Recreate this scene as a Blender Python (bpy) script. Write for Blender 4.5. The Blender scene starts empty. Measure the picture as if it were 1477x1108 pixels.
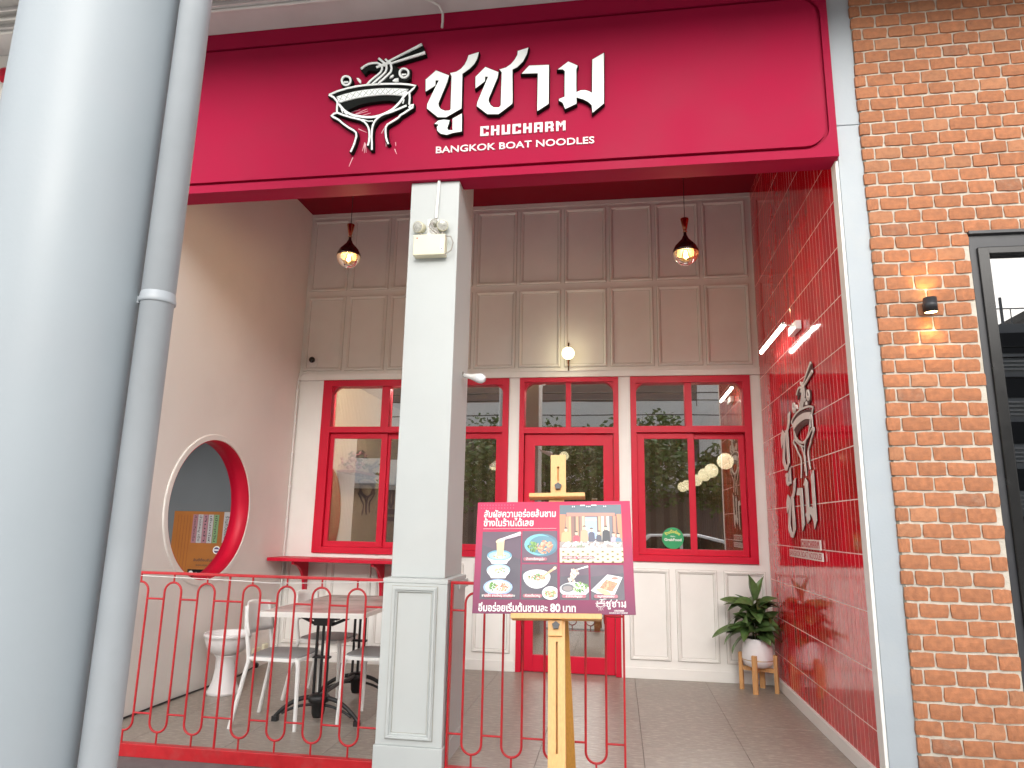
import bpy, bmesh, math, random
from mathutils import Vector, Matrix
random.seed(7)
S = bpy.context.scene
COL = S.collection
R_ = math.radians
# ------------------------------------------------------------------ camera
cam = bpy.data.cameras.new('camera'); cam.sensor_fit = 'HORIZONTAL'; cam.sensor_width = 36.0
cam.lens = 986.518 / 1477 * 36.0; cam.clip_start = 0.05; cam.clip_end = 600
co = bpy.data.objects.new('camera', cam); COL.objects.link(co); S.camera = co
pit, yaw, rol = R_(11.62518), R_(-8.82091), R_(1.11445)
fw = Vector((math.sin(yaw)*math.cos(pit), math.cos(yaw)*math.cos(pit), math.sin(pit)))
rt = Vector((math.cos(yaw), -math.sin(yaw), 0)); up = rt.cross(fw)
rr = rt*math.cos(rol) + up*math.sin(rol); uu = up*math.cos(rol) - rt*math.sin(rol)
co.matrix_world = Matrix(((rr.x, uu.x, -fw.x, 0), (rr.y, uu.y, -fw.y, 0), (rr.z, uu.z, -fw.z, 1.4), (0, 0, 0, 1)))
# ------------------------------------------------------------------ sky, sun, exposure
W = bpy.data.worlds.new('World'); S.world = W; W.use_nodes = True
wn, wl = W.node_tree.nodes, W.node_tree.links
sky = wn.new('ShaderNodeTexSky'); sky.sky_type = 'NISHITA'; sky.sun_disc = False
sky.sun_elevation = R_(23); sky.sun_rotation = R_(173); sky.air_density = 1.0; sky.dust_density = 4.0
hs = wn.new('ShaderNodeHueSaturation'); hs.inputs['Saturation'].default_value = 0.30
wl.new(sky.outputs[0], hs.inputs['Color']); wl.new(hs.outputs[0], wn['Background'].inputs[0])
wn['Background'].inputs[1].default_value = 0.15
sun = bpy.data.lights.new('sun', 'SUN'); sun.energy = 1.2; sun.angle = R_(140); sun.color = (1.0, 0.97, 0.93)
so = bpy.data.objects.new('sun', sun); COL.objects.link(so); so.rotation_euler = (R_(67), 0, R_(7)); so.location = (0, -10, 12)
S.view_settings.view_transform = 'Standard'; S.view_settings.look = 'None'
S.view_settings.gamma = 1.0; S.view_settings.use_curve_mapping = False
S.view_settings.exposure = 1.07
S.cycles.max_bounces = 10; S.cycles.diffuse_bounces = 5; S.cycles.transparent_max_bounces = 12
S.cycles.use_denoising = True; S.cycles.sample_clamp_indirect = 6.0

# ------------------------------------------------------------------ materials
def nmat(name, col, rough=0.5, var=0.07, scale=5.0, bump=0.0, bscale=80.0, metal=0.0, coat=0.0, rand=0.0, spec=0.5, dirt=None, dscale=2.0, damt=0.5, obj=False, stretch=None):
    m = bpy.data.materials.new(name); m.use_nodes = True
    n, l = m.node_tree.nodes, m.node_tree.links
    b = n['Principled BSDF']
    b.inputs['Roughness'].default_value = rough; b.inputs['Metallic'].default_value = metal
    b.inputs['Specular IOR Level'].default_value = spec
    b.inputs['Coat Weight'].default_value = coat; b.inputs['Coat Roughness'].default_value = 0.06
    if obj:
        tc = n.new('ShaderNodeTexCoord'); oi0 = n.new('ShaderNodeObjectInfo')
        va = n.new('ShaderNodeVectorMath'); va.operation = 'ADD'
        vs = n.new('ShaderNodeVectorMath'); vs.operation = 'SCALE'; vs.inputs[3].default_value = 1.0
        l.new(tc.outputs['Object'], va.inputs[0]); l.new(oi0.outputs['Location'], va.inputs[1]); vec = va.outputs[0]
    else:
        g = n.new('ShaderNodeNewGeometry'); vec = g.outputs['Position']
    if stretch:
        mp = n.new('ShaderNodeMapping'); mp.inputs['Scale'].default_value = stretch
        l.new(vec, mp.inputs[0]); vec = mp.outputs[0]
    nz = n.new('ShaderNodeTexNoise'); nz.inputs['Scale'].default_value = scale; nz.inputs['Detail'].default_value = 6
    l.new(vec, nz.inputs['Vector'])
    mr = n.new('ShaderNodeMapRange'); mr.inputs[1].default_value = 0.3; mr.inputs[2].default_value = 0.7
    mr.inputs[3].default_value = 1 - var; mr.inputs[4].default_value = 1 + var
    l.new(nz.outputs['Fac'], mr.inputs[0])
    fac = mr.outputs[0]
    if rand:
        oi = n.new('ShaderNodeObjectInfo'); mr2 = n.new('ShaderNodeMapRange')
        mr2.inputs[3].default_value = 1 - rand; mr2.inputs[4].default_value = 1 + rand
        l.new(oi.outputs['Random'], mr2.inputs[0])
        mm = n.new('ShaderNodeMath'); mm.operation = 'MULTIPLY'; l.new(fac, mm.inputs[0]); l.new(mr2.outputs[0], mm.inputs[1]); fac = mm.outputs[0]
    vm = n.new('ShaderNodeVectorMath'); vm.operation = 'SCALE'; vm.inputs[0].default_value = col[:3]
    l.new(fac, vm.inputs[3]); out = vm.outputs[0]
    if dirt:
        n2 = n.new('ShaderNodeTexNoise'); n2.inputs['Scale'].default_value = dscale; n2.inputs['Detail'].default_value = 8; n2.inputs['Roughness'].default_value = 0.65
        l.new(vec, n2.inputs['Vector'])
        r2 = n.new('ShaderNodeMapRange'); r2.inputs[1].default_value = 0.5; r2.inputs[2].default_value = 0.72; r2.inputs[4].default_value = damt
        l.new(n2.outputs['Fac'], r2.inputs[0])
        mx = n.new('ShaderNodeMix'); mx.data_type = 'RGBA'; l.new(r2.outputs[0], mx.inputs[0]); l.new(out, mx.inputs[6]); mx.inputs[7].default_value = (*dirt, 1); out = mx.outputs[2]
    l.new(out, b.inputs['Base Color'])
    rr_ = n.new('ShaderNodeMapRange'); rr_.inputs[1].default_value = 0.3; rr_.inputs[2].default_value = 0.7
    rr_.inputs[3].default_value = max(0.02, rough*0.88); rr_.inputs[4].default_value = min(1, rough*1.12)
    l.new(nz.outputs['Fac'], rr_.inputs[0]); l.new(rr_.outputs[0], b.inputs['Roughness'])
    if bump:
        n3 = n.new('ShaderNodeTexNoise'); n3.inputs['Scale'].default_value = bscale; n3.inputs['Detail'].default_value = 5
        l.new(vec, n3.inputs['Vector'])
        bp = n.new('ShaderNodeBump'); bp.inputs['Strength'].default_value = bump; bp.inputs['Distance'].default_value = 0.004
        l.new(n3.outputs['Fac'], bp.inputs['Height']); l.new(bp.outputs[0], b.inputs['Normal'])
    return m
def emat(name, col, strength):
    m = bpy.data.materials.new(name); m.use_nodes = True; b = m.node_tree.nodes['Principled BSDF']
    b.inputs['Base Color'].default_value = (0.8, 0.78, 0.7, 1); b.inputs['Emission Color'].default_value = (*col, 1); b.inputs['Emission Strength'].default_value = strength
    return m
def glassmat(name, base, gain, tint, wav=0.0):
    m = bpy.data.materials.new(name); m.use_nodes = True
    n, l = m.node_tree.nodes, m.node_tree.links; n.remove(n['Principled BSDF'])
    tr = n.new('ShaderNodeBsdfTransparent'); tr.inputs[0].default_value = (*tint, 1)
    gl = n.new('ShaderNodeBsdfGlossy'); gl.inputs['Color'].default_value = (0.95, 0.95, 0.95, 1); gl.inputs['Roughness'].default_value = 0.004
    fr = n.new('ShaderNodeFresnel'); fr.inputs[0].default_value = 1.5
    ma = n.new('ShaderNodeMath'); ma.operation = 'MULTIPLY_ADD'; ma.use_clamp = True; ma.inputs[1].default_value = gain; ma.inputs[2].default_value = base
    mx = n.new('ShaderNodeMixShader'); l.new(fr.outputs[0], ma.inputs[0]); l.new(ma.outputs[0], mx.inputs[0])
    l.new(tr.outputs[0], mx.inputs[1]); l.new(gl.outputs[0], mx.inputs[2]); l.new(mx.outputs[0], n['Material Output'].inputs[0])
    if wav:
        g = n.new('ShaderNodeNewGeometry'); nz = n.new('ShaderNodeTexNoise'); nz.inputs['Scale'].default_value = 2.2; nz.inputs['Detail'].default_value = 1
        bp = n.new('ShaderNodeBump'); bp.inputs['Strength'].default_value = wav; bp.inputs['Distance'].default_value = 0.01
        l.new(g.outputs['Position'], nz.inputs['Vector']); l.new(nz.outputs['Fac'], bp.inputs['Height']); l.new(bp.outputs[0], gl.inputs['Normal'])
    return m
M = {}
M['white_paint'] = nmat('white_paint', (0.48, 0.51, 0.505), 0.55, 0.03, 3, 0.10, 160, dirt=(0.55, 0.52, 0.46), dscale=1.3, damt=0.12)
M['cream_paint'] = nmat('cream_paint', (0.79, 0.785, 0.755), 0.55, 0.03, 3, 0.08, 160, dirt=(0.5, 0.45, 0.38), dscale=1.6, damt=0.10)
M['side_paint'] = nmat('side_paint', (0.80, 0.775, 0.735), 0.7, 0.04, 2.2, 0.18, 120, dirt=(0.52, 0.46, 0.4), dscale=1.1, damt=0.15)
M['column_paint'] = nmat('column_paint', (0.35, 0.395, 0.425), 0.42, 0.03, 2.0, 0.12, 40, dirt=(0.38, 0.40, 0.43), dscale=1.4, damt=0.35)
M['pipe_paint'] = nmat('pipe_paint', (0.385, 0.42, 0.45), 0.38, 0.04, 6, 0.06, 50, dirt=(0.33, 0.35, 0.37), dscale=5, damt=0.3)
M['corner_paint'] = nmat('corner_paint', (0.36, 0.405, 0.44), 0.5, 0.03, 4, 0.12, 70, dirt=(0.5, 0.5, 0.46), dscale=3, damt=0.2)
M['crimson'] = nmat('crimson', (0.335, 0.004, 0.040), 0.62, 0.05, 2.5, 0.04, 150, spec=0.16)
M['ceiling_red'] = nmat('ceiling_red', (0.26, 0.008, 0.022), 0.65, 0.05, 2.5, spec=0.15)
M['frame_red'] = nmat('frame_red', (0.56, 0.006, 0.032), 0.42, 0.05, 6, 0.05, 120, spec=0.3)
M['rail_red'] = nmat('rail_red', (0.46, 0.012, 0.018), 0.38, 0.10, 18, 0.1, 150, dirt=(0.33, 0.10, 0.09), dscale=14, damt=0.3)
M['tile_red'] = nmat('tile_red', (0.58, 0.003, 0.012), 0.07, 0.06, 9, 0.06, 9, coat=0.3, rand=0.13, spec=0.6)
M['grout'] = nmat('grout', (0.86, 0.72, 0.68), 0.6, 0.1, 20)
M['floor_tile'] = nmat('floor_tile', (0.275, 0.24, 0.205), 0.38, 0.16, 14, 0.05, 60, rand=0.05, dirt=(0.56, 0.51, 0.445), dscale=24, damt=0.85, obj=True, stretch=(0.6, 2.4, 1))
M['floor_joint'] = nmat('floor_joint', (0.12, 0.105, 0.095), 0.8, 0.1, 30)
M['pavement'] = nmat('pavement', (0.13, 0.115, 0.115), 0.85, 0.15, 18, 0.3, 120, dirt=(0.2, 0.18, 0.17), dscale=6, damt=0.4)
M['paving_light'] = nmat('paving_light', (0.53, 0.51, 0.48), 0.85, 0.12, 5, 0.3, 90, dirt=(0.34, 0.32, 0.3), dscale=3, damt=0.4)
M['asphalt'] = nmat('street_concrete', (0.42, 0.41, 0.39), 0.9, 0.2, 6, 0.3, 60)
def brickmat():
    m = nmat('brick_clay', (0.375, 0.152, 0.072), 0.85, 0.20, 30, 0.4, 120, rand=0.09, dirt=(0.25, 0.12, 0.065), dscale=26, damt=0.35, obj=True)
    return m
M['brick'] = brickmat()
M['brick_dark'] = nmat('brick_clay_dark', (0.32, 0.138, 0.074), 0.88, 0.25, 30, 0.45, 120, rand=0.15, dirt=(0.30, 0.22, 0.16), dscale=22, damt=0.5, obj=True)
M['brick_pale'] = nmat('brick_clay_pale', (0.40, 0.178, 0.090), 0.85, 0.20, 30, 0.4, 120, rand=0.12, dirt=(0.33, 0.17, 0.09), dscale=30, damt=0.5, obj=True)
M['mortar'] = nmat('mortar', (0.53, 0.49, 0.42), 0.9, 0.12, 30, 0.8, 90, dirt=(0.40, 0.36, 0.28), dscale=7, damt=0.5)
M['black_frame'] = nmat('black_frame', (0.035, 0.037, 0.042), 0.4, 0.1, 12, 0.05, 100)
M['black_gloss'] = nmat('black_gloss', (0.012, 0.012, 0.012), 0.25, 0.1, 12)
M['iron'] = nmat('iron', (0.012, 0.012, 0.013), 0.42, 0.15, 30, 0.1, 90)
M['logo_white'] = nmat('logo_white', (0.86, 0.90, 0.89), 0.35, 0.02, 6)
M['logo_black'] = nmat('logo_black', (0.005, 0.007, 0.006), 0.6, 0.1, 10, spec=0.12)
M['logo_cream'] = nmat('logo_cream', (0.78, 0.74, 0.70), 0.4, 0.03, 6)
M['logo_brown'] = nmat('logo_brown', (0.07, 0.022, 0.018), 0.5, 0.1, 6)
M['print_pink'] = nmat('print_pink', (0.74, 0.42, 0.47), 0.5, 0.03, 6)
M['lattice'] = nmat('lattice', (0.38, 0.42, 0.42), 0.5, 0.03, 6)
M['wood'] = nmat('wood', (0.70, 0.395, 0.145), 0.45, 0.10, 10, 0.05, 60, stretch=(14, 14, 0.8))
M['wood_dark'] = nmat('wood_dark', (0.56, 0.27, 0.055), 0.45, 0.10, 10, 0.05, 60, stretch=(14, 14, 0.8))
M['plant_wood'] = nmat('plant_wood', (0.58, 0.31, 0.12), 0.55, 0.22, 9, 0.1, 60, stretch=(10, 10, 1))
M['pot_white'] = nmat('pot_white', (0.80, 0.79, 0.80), 0.4, 0.02, 6)
M['gold'] = nmat('gold', (0.5, 0.33, 0.12), 0.3, 0.1, 9, metal=1.0)
M['leaf'] = nmat('leaf', (0.080, 0.140, 0.042), 0.35, 0.35, 16, 0.1, 60, rand=0.35)
M['leaf_dry'] = nmat('leaf_dry', (0.42, 0.21, 0.07), 0.7, 0.3, 16)
M['stem'] = nmat('stem', (0.10, 0.12, 0.05), 0.6, 0.2, 12)
M['soil'] = nmat('soil', (0.03, 0.02, 0.015), 0.95, 0.3, 40, 0.5, 60)
M['chair_white'] = nmat('chair_white', (0.78, 0.78, 0.76), 0.4, 0.03, 8)
M['chair_grey'] = nmat('chair_grey', (0.30, 0.30, 0.30), 0.55, 0.06, 20, 0.1, 120)
M['marble'] = nmat('marble', (0.62, 0.585, 0.55), 0.16, 0.22, 3.5, dirt=(0.36, 0.32, 0.29), dscale=3.2, damt=0.75)
M['table_edge'] = nmat('table_edge', (0.78, 0.76, 0.72), 0.4, 0.03, 8)
M['plastic_cream'] = nmat('plastic_cream', (0.72, 0.69, 0.52), 0.4, 0.03, 8)
M['plastic_white'] = nmat('plastic_white', (0.78, 0.78, 0.76), 0.35, 0.03, 8)
M['bulb_white'] = nmat('bulb_white', (0.72, 0.75, 0.78), 0.25, 0.02, 8)
M['cable_grey'] = nmat('cable_grey', (0.32, 0.30, 0.27), 0.5, 0.1, 20)
M['cable_black'] = nmat('cable_black', (0.015, 0.015, 0.015), 0.5, 0.1, 20)
M['lens'] = nmat('lens', (0.40, 0.40, 0.36), 0.12, 0.3, 90)
M['copper'] = nmat('copper', (0.72, 0.33, 0.18), 0.18, 0.05, 20, metal=1.0)
M['lamp_cap'] = nmat('lamp_cap', (0.035, 0.010, 0.009), 0.10, 0.1, 8, coat=0.6)
M['lamp_inner'] = nmat('lamp_inner', (0.12, 0.085, 0.05), 0.35, 0.05, 20)
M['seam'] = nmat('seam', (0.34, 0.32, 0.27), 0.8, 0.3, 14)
M['bronze'] = nmat('bronze', (0.10, 0.06, 0.03), 0.3, 0.1, 20, metal=0.7)
M['chrome'] = nmat('chrome', (0.75, 0.74, 0.72), 0.15, 0.03, 20, metal=1.0)
M['soffit_grey'] = nmat('soffit_grey', (0.62, 0.60, 0.59), 0.6, 0.05, 4, 0.08, 90)
M['soffit_dark'] = nmat('soffit_dark', (0.36, 0.355, 0.34), 0.6, 0.08, 6)
M['strip_white'] = nmat('strip_white', (0.70, 0.69, 0.66), 0.5, 0.05, 8)
M['room_grey'] = nmat('room_grey', (0.135, 0.15, 0.165), 0.7, 0.06, 3, 0.1, 90)
M['board_orange'] = nmat('board_orange', (0.34, 0.115, 0.016), 0.6, 0.10, 5)
M['bark'] = nmat('bark', (0.10, 0.075, 0.05), 0.9, 0.25, 9, 0.6, 30)
M['tree_leaf'] = nmat('tree_leaf', (0.10, 0.17, 0.040), 0.45, 0.5, 1.4)
M['bldg_white'] = nmat('bldg_white', (0.88, 0.87, 0.85), 0.8, 0.03, 0.8, dirt=(0.7, 0.67, 0.62), dscale=0.5, damt=0.2)
M['bldg_band'] = nmat('bldg_band', (0.16, 0.11, 0.10), 0.5, 0.3, 0.6)
M['bldg_grey'] = nmat('bldg_grey', (0.55, 0.56, 0.57), 0.7, 0.1, 0.6)
M['bldg_dark'] = nmat('bldg_dark', (0.045, 0.045, 0.05), 0.4, 0.2, 0.6)
M['car_white'] = nmat('car_white', (0.80, 0.80, 0.80), 0.2, 0.02, 3, coat=0.8)
M['car_glass'] = nmat('car_glass', (0.012, 0.014, 0.016), 0.05, 0.05, 3)
M['rubber'] = nmat('rubber', (0.02, 0.02, 0.02), 0.85, 0.1, 20)
M['slat_cream'] = nmat('slat_cream', (0.62, 0.50, 0.33), 0.6, 0.06, 5)
M['room_floor'] = nmat('room_floor', (0.26, 0.22, 0.18), 0.4, 0.1, 5)
M['room_wall'] = nmat('room_wall', (0.42, 0.33, 0.23), 0.7, 0.1, 2)
M['room_wood'] = nmat('room_wood', (0.20, 0.12, 0.06), 0.5, 0.2, 6, stretch=(8, 8, 0.5))
M['petal'] = nmat('petal', (0.50, 0.22, 0.24), 0.6, 0.2, 30)
M['shelf_red'] = nmat('shelf_red', (0.20, 0.01, 0.015), 0.4, 0.1, 6)
M['sticker_green'] = nmat('sticker_green', (0.02, 0.30, 0.11), 0.4, 0.03, 8)
M['print_yellow'] = nmat('print_yellow', (0.85, 0.75, 0.12), 0.5, 0.02, 8)
M['globe_on'] = emat('globe_on', (1.0, 0.88, 0.52), 1.6)
M['globe_in'] = emat('globe_in', (1.0, 0.87, 0.58), 1.3)
M['filament'] = emat('filament', (1.0, 0.72, 0.32), 6.0)
M['bar_led'] = emat('bar_led', (1.0, 0.95, 0.86), 7.0)
M['spot_led'] = emat('spot_led', (1.0, 0.66, 0.25), 10.0)
M['glass'] = glassmat('window_glass', 0.43, 0.65, (0.82, 0.81, 0.77), 0.03)
M['glass_dark'] = glassmat('dark_glass', 0.15, 0.7, (0.10, 0.10, 0.11), 0.02)
M['glass_lamp'] = glassmat('lamp_glass', 0.09, 0.8, (0.90, 0.78, 0.56))
def flat(name, c, rough=0.4):
    if name not in M: M[name] = nmat(name, c, rough, 0.03, 12)
    return M[name]

# ------------------------------------------------------------------ mesh helpers
class MB:
    def __init__(s): s.v, s.f, s.m, s.mats, s.sm = [], [], [], [], []
    def mi(s, m):
        if m not in s.mats: s.mats.append(m)
        return s.mats.index(m)
    def add(s, vs, fs, m, smooth=False):
        k = len(s.v); s.v += [tuple(p) for p in vs]; i = s.mi(m)
        for f in fs: s.f.append([k+q for q in f]); s.m.append(i); s.sm.append(smooth)
        return s
    def box(s, x0, x1, y0, y1, z0, z1, m):
        vs = [(x, y, z) for z in (z0, z1) for y in (y0, y1) for x in (x0, x1)]
        return s.add(vs, [(0, 2, 3, 1), (4, 5, 7, 6), (0, 1, 5, 4), (2, 6, 7, 3), (0, 4, 6, 2), (1, 3, 7, 5)], m)
    def tube(s, pts, r, m, n=8, r1=None, caps=True):
        pts = [Vector(p) for p in pts]; k = len(pts); vs = []
        t0 = (pts[1]-pts[0]).normalized(); a = Vector((0, 0, 1)) if abs(t0.z) < 0.9 else Vector((1, 0, 0)); u = t0.cross(a).normalized()
        for i, p in enumerate(pts):
            t = (pts[min(i+1, k-1)]-pts[max(i-1, 0)]).normalized()
            u = (u - t*u.dot(t)).normalized(); w = t.cross(u)
            q = r if r1 is None else r+(r1-r)*i/(k-1)
            for j in range(n):
                th = 2*math.pi*j/n; vs.append(p+u*math.cos(th)*q+w*math.sin(th)*q)
        fs = [(i*n+j, i*n+(j+1) % n, (i+1)*n+(j+1) % n, (i+1)*n+j) for i in range(k-1) for j in range(n)]
        s.add(vs, fs, m, True)
        if caps: s.add(vs[:n], [tuple(range(n-1, -1, -1))], m); s.add(vs[-n:], [tuple(range(n))], m)
        return s
    def lathe(s, prof, c, m, n=24, ax=None, smooth=True):
        # prof: (radius, height) pairs, turned about the axis ax (z unless given) through c
        c = Vector(c); ax = Vector(ax).normalized() if ax else Vector((0, 0, 1))
        a = Vector((1, 0, 0)) if abs(ax.x) < 0.9 else Vector((0, 1, 0)); u = ax.cross(a).normalized(); w = ax.cross(u)
        vs = []
        for r, h in prof:
            for j in range(n):
                th = 2*math.pi*j/n; vs.append(c+ax*h+u*math.cos(th)*r+w*math.sin(th)*r)
        fs = [(i*n+j, i*n+(j+1) % n, (i+1)*n+(j+1) % n, (i+1)*n+j) for i in range(len(prof)-1) for j in range(n)]
        return s.add(vs, fs, m, smooth)
    def sphere(s, c, r, m, n=20, k=12, z0=-1.0, z1=1.0):
        a0, a1 = math.asin(z0), math.asin(z1)
        return s.lathe([(max(1e-4, r*math.cos(a0+(a1-a0)*i/k)), r*math.sin(a0+(a1-a0)*i/k)) for i in range(k+1)], c, m, n)
    def prism(s, pts, fr, d0, d1, m, off=0.0, side=None):
        # 2D outline on frame fr=(origin, ex, ey, n) pushed out along n from d0 to d1
        pts = [Vector(p) for p in pts]; ar = sum(a.x*b.y-b.x*a.y for a, b in zip(pts, pts[1:]+pts[:1]))
        if ar < 0: pts.reverse()
        if off:
            q = []
            k = len(pts)
            for i in range(k):
                e0 = (pts[i]-pts[i-1]).normalized(); e1 = (pts[(i+1) % k]-pts[i]).normalized()
                n0, n1 = Vector((e0.y, -e0.x)), Vector((e1.y, -e1.x)); b = (n0+n1)
                if b.length < 0.2: b = n0
                b.normalize(); c = max(0.45, b.dot(n0)); q.append(pts[i]+b*(off/c))
            pts = q
        o, ex, ey, nn = fr; k = len(pts)
        F = [o+ex*p.x+ey*p.y+nn*d1 for p in pts]; Bk = [o+ex*p.x+ey*p.y+nn*d0 for p in pts]
        s.add(F, [tuple(range(k))], m)
        s.add(F+Bk, [(i, k+i, k+(i+1) % k, (i+1) % k) for i in range(k)], side or m)
        return s
    def ribbon(s, pts, w0, w1, fr, d0, d1, m):
        pts = [Vector(p) for p in pts]; k = len(pts); o, ex, ey, nn = fr; Lp, Rp = [], []
        closed = (pts[0]-pts[-1]).length < 1e-4
        for i, p in enumerate(pts):
            if closed: t = (pts[(i+1) % k if i < k-1 else 1]-pts[i-1 if i > 0 else k-2]).normalized()
            else: t = (pts[min(i+1, k-1)]-pts[max(i-1, 0)]).normalized()
            nrm = Vector((-t.y, t.x)); w = (w0+(w1-w0)*i/(k-1))/2
            if not closed and i == 0: p = p-t*w*0.6
            if not closed and i == k-1: p = p+t*w*0.6
            Lp.append(p+nrm*w); Rp.append(p-nrm*w)
        T = lambda p, d: o+ex*p.x+ey*p.y+nn*d
        vs = [T(p, d1) for p in Lp]+[T(p, d1) for p in Rp]+[T(p, d0) for p in Lp]+[T(p, d0) for p in Rp]
        fs = []
        for i in range(k-1):
            fs += [(i, k+i, k+i+1, i+1), (i, i+1, 2*k+i+1, 2*k+i), (k+i, 3*k+i, 3*k+i+1, k+i+1)]
        fs += [(0, 2*k, 3*k, k), (k-1, 2*k-1, 4*k-1, 3*k-1)]
        return s.add(vs, fs, m)
    def mesh(s, name, off=(0, 0, 0)):
        me = bpy.data.meshes.new(name)
        me.from_pydata([(a-off[0], b-off[1], c-off[2]) for a, b, c in s.v], [], s.f)
        for m in s.mats: me.materials.append(M[m] if isinstance(m, str) else m)
        me.polygons.foreach_set('material_index', s.m); me.polygons.foreach_set('use_smooth', s.sm); me.update()
        return me
    def build(s, name, parent=None, local=False, bevel=0, base=None):
        off = base or ((0, 0, 0) if local else acc(parent))
        me = s.mesh(name, off)
        if bevel: bevel_mesh(me, bevel)
        o = bpy.data.objects.new(name, me); COL.objects.link(o)
        if base: o.location = base
        if parent: o.parent = parent
        return o
def bevel_mesh(me, w):
    bm = bmesh.new(); bm.from_mesh(me); bmesh.ops.remove_doubles(bm, verts=bm.verts, dist=1e-6)
    ed = [e for e in bm.edges if len(e.link_faces) == 2 and e.calc_face_angle(0) > 0.6]
    bmesh.ops.bevel(bm, geom=ed, offset=w, segments=2, affect='EDGES', profile=0.5, clamp_overlap=True)
    bm.to_mesh(me); bm.free()
def acc(o):
    v = Vector((0, 0, 0))
    while o is not None: v = v+o.location; o = o.parent
    return tuple(v)
def tag(o, label, cat=None, group=None, kind=None):
    if label: o['label'] = label
    if cat: o['category'] = cat
    if group: o['group'] = group
    if kind: o['kind'] = kind
    return o
def thing(name, label, cat, loc, group=None, rz=0):
    o = bpy.data.objects.new(name, None); COL.objects.link(o); o.location = loc; o.rotation_euler = (0, 0, rz); o.empty_display_size = 0.1
    return tag(o, label, cat, group)
def dup(root, loc, rz, label, **kw):
    r = root.copy(); COL.objects.link(r); r.location = loc; r.rotation_euler = (0, 0, rz); r['label'] = label
    for ch in root.children:
        c = ch.copy(); COL.objects.link(c); c.parent = r
        for g in ch.children:
            d = g.copy(); COL.objects.link(d); d.parent = c
    return r
def lab(o, s): o['label'] = s; return o
X_, Y_, Z_ = Vector((1, 0, 0)), Vector((0, 1, 0)), Vector((0, 0, 1))
def front(y): return (Vector((0, y, 0)), X_, Z_, -Y_)          # a plane facing the street
def one(name, m, f, parent, bevel=0, **k):
    b = MB(); f(b); return b.build(name, parent, bevel=bevel, **k)
def bxs(name, m, boxes, parent, bevel=0):
    b = MB()
    for q in boxes: b.box(*q, m)
    return b.build(name, parent, bevel=bevel)
def textmesh(body, size, fr, d, m, bold=0.0, depth=0.0, align='LEFT', width=None, name='lettering', parent=None, arc=None):
    c = bpy.data.curves.new('lettering', 'FONT'); c.body = body; c.size = size; c.offset = bold*size; c.extrude = depth; c.align_x = align; c.resolution_u = 3
    t = bpy.data.objects.new('lettering_source', c); COL.objects.link(t)
    bpy.context.view_layer.update()
    me = bpy.data.meshes.new_from_object(t.evaluated_get(bpy.context.evaluated_depsgraph_get()))
    bpy.data.objects.remove(t); bpy.data.curves.remove(c)
    o, ex, ey, nn = fr; base = Vector(acc(parent))
    xs = [v.co.x for v in me.vertices]; x0, x1 = min(xs), max(xs); k = 1.0
    if width: k = width/(x1-x0)
    for v in me.vertices:
        x, y, z = v.co; x = (x-x0)*k if align == 'LEFT' else x*k
        if arc: th = x/arc; x, y = math.sin(th)*(arc+y), math.cos(th)*(arc+y)-arc
        v.co = o+ex*x+ey*y+nn*(d+depth+z)-base
    me.materials.clear(); me.materials.append(M[m]); me.update()
    ob = bpy.data.objects.new(name, me); COL.objects.link(ob); ob.parent = parent
    return ob

# ================================================================== ground
YB, XL, XR, ZC = 7.013, -3.484, 1.427, 4.907
pv = MB(); pv.box(-14, 14, 3.55, 4.27, -0.3, -0.07, 'pavement'); pv.box(-14, 14, -2.2, 3.55, -0.3, -0.07, 'paving_light')
pv.box(-14, -3.66, 4.27, 9.0, -0.3, -0.07, 'pavement'); tag(pv.build('pavement'), None, kind='structure')
rd = MB(); rd.box(-120, 120, -150, -2.2, -0.5, -0.19, 'asphalt'); tag(rd.build('road'), None, kind='structure')
fp = MB(); fp.box(-120, 120, -13.6, -9.2, -0.19, -0.06, 'pavement'); tag(fp.build('far_pavement'), None, kind='structure')
fl = bpy.data.objects.new('porch_floor', None); COL.objects.link(fl); fl.location = (-1, 5.6, 0); fl['kind'] = 'structure'
b = MB(); b.box(XL, XR, 4.262, 7.06, -0.069, -0.004, 'floor_joint'); b.build('floor_bed', fl)
tb = MB(); tb.box(-0.3235, 0.3235, -0.6485, 0.6485, -0.004, 0.0, 'floor_tile'); tm = tb.mesh('floor_tile'); bevel_mesh(tm, 0.0012)
xj = [0.1445+0.65*k for k in range(-6, 3)]
for i, x in enumerate(xj[:-1]):
    for y in (4.90, 6.20, 7.50) if i % 2 else (4.27, 5.57, 6.87):
        x0, x1 = max(x, XL+0.002), min(x+0.65, XR-0.002); y0, y1 = max(y-0.65, 4.264), min(y+0.65, 7.055)
        if x1-x0 < 0.05 or y1-y0 < 0.03: continue
        o = bpy.data.objects.new('tile', tm); COL.objects.link(o); o.parent = fl
        o.location = ((x0+x1)/2+1, (y0+y1)/2-5.6, 0); o.scale = ((x1-x0)/0.65, (y1-y0)/1.3, 1)

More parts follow.
